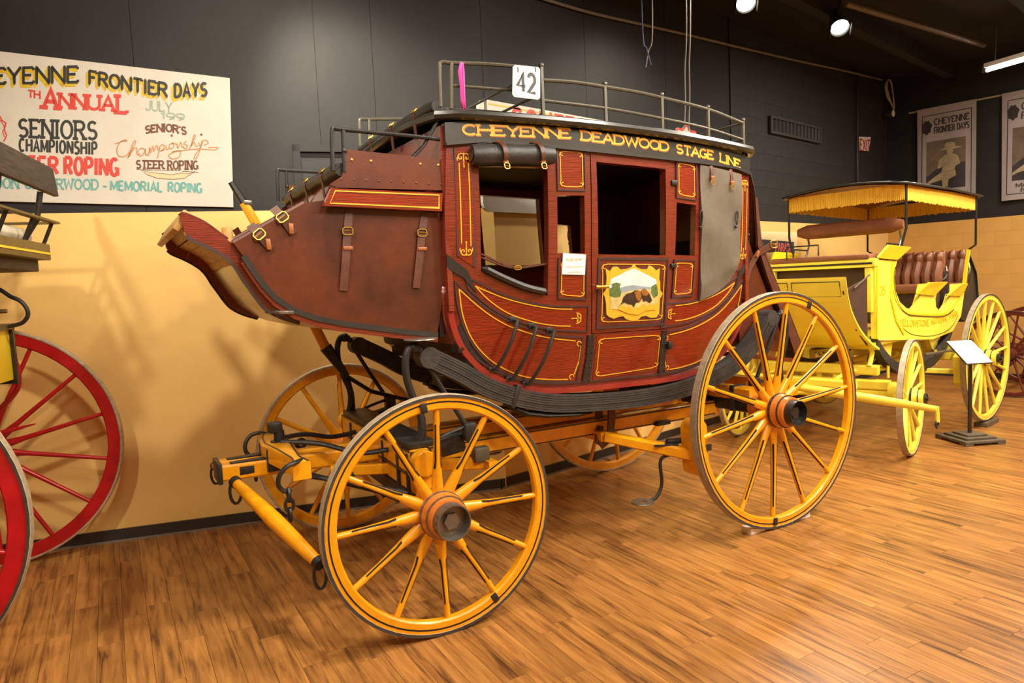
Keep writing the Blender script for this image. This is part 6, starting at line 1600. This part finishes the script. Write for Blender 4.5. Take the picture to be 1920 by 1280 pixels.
# V braces and thoroughbraces under the body
for sd in (-1, 1):
    tbp = curve2([(.02, 1.00), (.18, .86), (.45, .72), (.85, .66), (1.3, .70), (1.62, .84), (1.80, 1.02)], 4)
    vs = []
    for a, b in tbp: vs += [(a, sd*.48-.035, b+.05), (a, sd*.48+.035, b+.05), (a, sd*.48+.035, b-.05), (a, sd*.48-.035, b-.05)]
    n = len(tbp); fs = [(3,2,1,0), tuple(range((n-1)*4, n*4))] + [(i*4+j, i*4+(j+1) % 4, (i+1)*4+(j+1) % 4, (i+1)*4+j) for i in range(n-1) for j in range(4)]
    MB().add(vs, fs).build('thoroughbrace', M['strapl'], YC, smooth=30)
    for uu in (.25, 1.35):
        MB().plate([(uu-.10, .99), (uu+.22, .99), (uu+.16, .78), (uu+.05, .80)], lambda u, z, h, sd=sd: Vector((u, sd*(.44+h), z)), -.03, .02).build('body_bracket', yb, YC, smooth=0)
        MB().tube([(uu+.02, sd*.50, .80), (uu+.02, sd*.50, .64)], .014, 8).build('body_bolt', yb, YC)
    MB().tube([(.0, sd*.44, 1.02), (.04, sd*.46, .90), (-.02, sd*.46, .78)], .022, 8).build('standard', yb, YC)
    MB().tube([(1.80, sd*.46, 1.05), (1.84, sd*.46, .92), (1.77, sd*.46, .82)], .022, 8).build('standard', yb, YC)
    MB().tube([(.9, sd*.58, .80), (1.55, sd*.58, .78), (1.70, sd*.58, .80)], .015, 8).build('brake_rod', M['pipe'], YC)
    yb_((1.00, sd*.30, .62), (1.30, sd*.74, .60), .05, .05, 'brake_beam')
    bkc = (1.22, .62); MB().plate([(bkc[0]-.08, bkc[1]+.14), (bkc[0]-.02, bkc[1]+.17), (bkc[0]+.06, bkc[1]+.14), (bkc[0]+.07, bkc[1]-.12), (bkc[0]+.02, bkc[1]-.17), (bkc[0]-.05, bkc[1]-.12)], lambda u, z, h, sd=sd: Vector((u, sd*(.84+h), z)), -.10, .03).build('brake_block', yb, YC, smooth=30)
MB().tube([SV(1672, 645, -.55)+Vector((-.3, .3, 0)), SV(1600, 690, -.3)], .025, 8).build('underbody_strap', M['black'], YC)
MB().lathe([(.001, -.05), (.05, -.05), (.05, .05), (.001, .05)], 14, 'Y', SV(1640, 674, -.30)).build('step_roller', M['black'], YC)
MB().tube([SV(1640, 674, -.36), SV(1608, 697, -.36)], .012, 8).build('step_iron', yb, YC); MB().tube([SV(1660, 690, -.45), SV(1592, 700, -.2)], .02, 8).build('gear_stay', yb, YC)

# block under its rear wheel, sign stand
p0 = SURREY.wor(1.745, -.84, 0)
m_ = MB().bbox((p0.x+.03, p0.y, .0225), (.36, .12, .045), .004, Matrix.Rotation(SURREY.a, 3, 'Z'))
tag(m_.build('wheel_block', M['wood_stand'], smooth=0), 'flat grey wooden block under the yellow carriage rear wheel', 'block')
sf = hit(1818, 826, Vector((0,0,1)), Vector((0,0,0)))
ST = bpy.data.objects.new('sign_stand', None); COL.objects.link(ST); ST.location = (sf.x, sf.y, 0); ST.rotation_euler = (0, 0, -.62)
tag(ST, 'low display stand with white tilted panel on a square stepped base', 'sign stand')
for k, (w, z0, z1) in enumerate(((.40, .018, .042), (.30, .042, .062), (.20, .062, .080))): MB().bbox((0, 0, (z0+z1)/2), (w, w, z1-z0), .004).build('stand_base', M['wood_stand'], ST)
for a in (-1, 1):
    for b in (-1, 1): MB().bbox((a*.16, b*.16, .010), (.08, .08, .020), .003).build('stand_foot', M['wood_stand'], ST)
MB().tube([(0, 0, .08), (0, 0, .80)], .017, 10).build('stand_pole', M['black'], ST)
Rt = Matrix.Rotation(radians(35), 3, 'X')
MB().bbox((0, .02, .84), (.26, .33, .012), .003, Rt).build('stand_panel', M['black'], ST)
MB().box(Vector((0, .02, .84)) + Rt @ Vector((0, 0, .0085)), (.25, .32, .004), Rt).build('panel_card', M['paper'], ST, smooth=0)
# ------------------------------------------------------------------ red wheeled wagon at the left edge
RWF = Frame(WALLF.wor(-3.455, -1.066, 0), KA)
RW = RWF.empty('red_wheeled_wagon')
tag(RW, 'old wagon with worn red wheels and dark seat board cut by the left photo edge', 'wagon')
RWm = wheel_meshes(.776, 14, 12, .10, .06, tw=.05, felloe=.078, spw=.026, tth=.014, hub_out=.14, hub_in=.16, stripe=False, cap_depth=.02)
rm = (M['wred'], M['wred'], M['wred'], M['tire'], M['iron'])
_, rc_ = make_wheel(RWm, RW, (0, -.866, .776), 0, *rm)
make_wheel(RWm, RW, (0, .866, .776), pi, *rm, cache=rc_)
MB().bar((0, -.80, .776), (0, .80, .776), .07, .08).build('axle', M['wred'], RW, smooth=0)
RV = RWF.v
# front wheels further left, out of the frame
RFm = wheel_meshes(.60, 12, 0, .10, .06, tw=.05, felloe=.07, spw=.026, tth=.014, hub_out=.14, hub_in=.16, stripe=False, cap_depth=.02)
_, rc2 = make_wheel(RFm, RW, (-2.1, -.866, .60), 0, *rm)
make_wheel(RFm, RW, (-2.1, .866, .60), pi, *rm, cache=rc2)
MB().bar((-2.1, -.80, .60), (-2.1, .80, .60), .07, .08).build('axle', M['wred'], RW, smooth=0)
MB().bar((-2.1, 0, .68), (0, 0, .78), .07, .08).build('reach', M['wred'], RW, smooth=0)
# box body: yellow side in a dark frame
e1, e2 = RV(17, 618, .45), RV(6, 712, .45)
zt_, zb_ = e1.z, e2.z
ub_ = e1.x
bx_ = MB().box((ub_-1.25, 0, (zt_+zb_)/2), (2.5, .90, zt_-zb_)).build('wagon_box', M['ydeep'], RW, smooth=0)
for z in (zt_+.01, zb_): MB().box((ub_-1.24, -.455, z), (2.5, .03, .05)).build('box_rail', M['black'], RW, smooth=0); MB().box((ub_-1.24, .455, z), (2.5, .03, .05)).build('box_rail', M['black'], RW, smooth=0)
for v in (-.455, .455): MB().box((ub_+.005, v, (zt_+zb_)/2), (.03, .03, zt_-zb_+.06)).build('box_post', M['black'], RW, smooth=0)
MB().box((ub_-1.24, 0, zt_+.02), (2.52, .95, .035)).build('box_top', M['olivep'], RW, smooth=0)
g = [RV(x, y, .36) for x, y in ((-10,538),(5,546),(20,556),(38,564),(50,578),(52,592),(43,604),(30,609),(15,612))]
MB().tube(smooth_pts(g, 5), .012, 8).build('rear_iron', M['black'], RW)
MB().tube(smooth_pts([Vector((p.x, -.36, p.z)) for p in g], 5), .012, 8).build('rear_iron', M['black'], RW)
MB().tube([RV(-30, 585, .3), RV(13, 583, .3)], .012, 6).build('rear_rod', M['olivep'], RW)
for sd in (-1, 1):
    MB().tube(smooth_pts([(ub_-.02, sd*.50, zt_-.1), (ub_-.01, sd*.55, zb_), (ub_-.09, sd*.60, zb_-.14), (-.10, sd*.66, .82)], 5), .016, 8).build('box_stay', M['wred'], RW)
    MB().tube([(.0, sd*.70, .86), (.16, sd*.72, .90), (.32, sd*.73, .93)], [.02, .016, .004], 8).build('step_spike', M['wred'], RW)
    MB().tube([(-.05, sd*.5, 1.16), (.14, sd*.55, 1.20)], [.010, .003], 6).build('step_spike', M['wred'], RW)
# seat with backboard, rail and olive seat box; it runs across the wagon
vf = .52
def B4(pts, v=vf): return [RV(x, y, v) for x, y in pts]
a, b, c = B4(((101, 316), (103, 352), (97, 369)))
MB().bbox((a.x-.01, 0, (a.z+c.z)/2), (.030, 2*vf, a.z-c.z), .006, Matrix.Rotation(-.10, 3, 'Y')).build('seat_backboard', M['oldwood'], RW)
s1, s2, s3 = B4(((94, 462), (84, 478), (80, 492)))
r1, r2 = B4(((103, 418), (78, 455)))
sx0, sx1 = s1.x-.42, s1.x
MB().bbox(((sx0+sx1)/2, 0, s1.z-.035), (sx1-sx0, 2*vf, .095), .006).build('seat_box', M['olivep'], RW)
MB().box((sx1+.002, 0, s1.z-.045), (.004, 2*vf-.01, .012)).build('seat_line', M['ydeep'], RW, smooth=0); MB().box(((sx0+sx1)/2, vf+.002, s1.z-.045), (sx1-sx0, .004, .012)).build('seat_line', M['ydeep'], RW, smooth=0)
MB().bbox(((sx0+sx1)/2-.03, 0, s1.z-.115), (sx1-sx0-.06, 2*vf-.06, .07), .006).build('seat_base', M['oldwood'], RW)
MB().bbox(((sx0+sx1)/2-.02, 0, s1.z+.05), (sx1-sx0-.08, 2*vf-.10, .10), .045).build('seat_cushion', M['cushion'], RW, smooth=60)
rz = r1.z
for q in (((r1.x, -vf-.02, rz), (r1.x, vf+.02, rz)), ((r1.x, vf, rz), (r1.x-.45, vf, rz)), ((r1.x, -vf, rz), (r1.x-.45, -vf, rz))): MB().bar(*q, .045, .012).build('seat_rail', M['olivep'], RW, smooth=0)
for v in (-vf+.02, -.2, .18, vf-.02): MB().tube([(r1.x-.01, v, rz), (sx1-.03, v, s1.z+.005)], .011, 8).build('rail_post', M['iron'], RW)
for v in (-.30, .30): MB().tube([(a.x-.02, v, c.z), (a.x-.05, v, rz), (sx1-.08, v, s1.z+.0)], .016, 8).build('back_support', M['iron'], RW)
# legs from the seat down to the wagon box
for v in (-.40, .05):
    for u_ in (sx0+.03, sx0+.10): MB().tube([(u_, v, s1.z-.14), (u_-.05, v*.95, zt_+.03)], .014, 8).build('seat_riser', M['iron'], RW)

# ------------------------------------------------------------------ red brown wagon wheel pair by the right wall
hc = hit(1891, 745, Vector((0,0,1)), Vector((0,0,0)))
BWF = Frame((hc.x+.05, hc.y, 0), -pi/2)
BW = BWF.empty('brown_wagon_gear')
tag(BW, 'red brown wagon axle with spoked wheels standing by the right wall', 'wagon')
BM = wheel_meshes(.535, 14, 4, .075, .045, tw=.04, felloe=.045, spw=.022, tth=.012, hub_out=.10, hub_in=.12, stripe=False, cap_depth=.01)
bm_ = (M['bredw'], M['bredw'], M['bredw'], M['bredw'], M['iron'])
_, bc = make_wheel(BM, BW, (0, 0, .535), 0, *bm_)
make_wheel(BM, BW, (0, 1.15, .535), pi, *bm_, cache=bc)
MB().bar((0, .02, .535), (0, 1.13, .535), .05, .06).build('axle', M['bredw'], BW, smooth=0)
MB().tube([(0, .5, .56), (.4, .5, .80), (.95, .5, .95)], .025, 8).build('shaft', M['bredw'], BW)
MB().tube([(0, .15, .56), (.2, .15, .85), (.30, .15, 1.02)], .018, 8).build('stay', M['bredw'], BW)
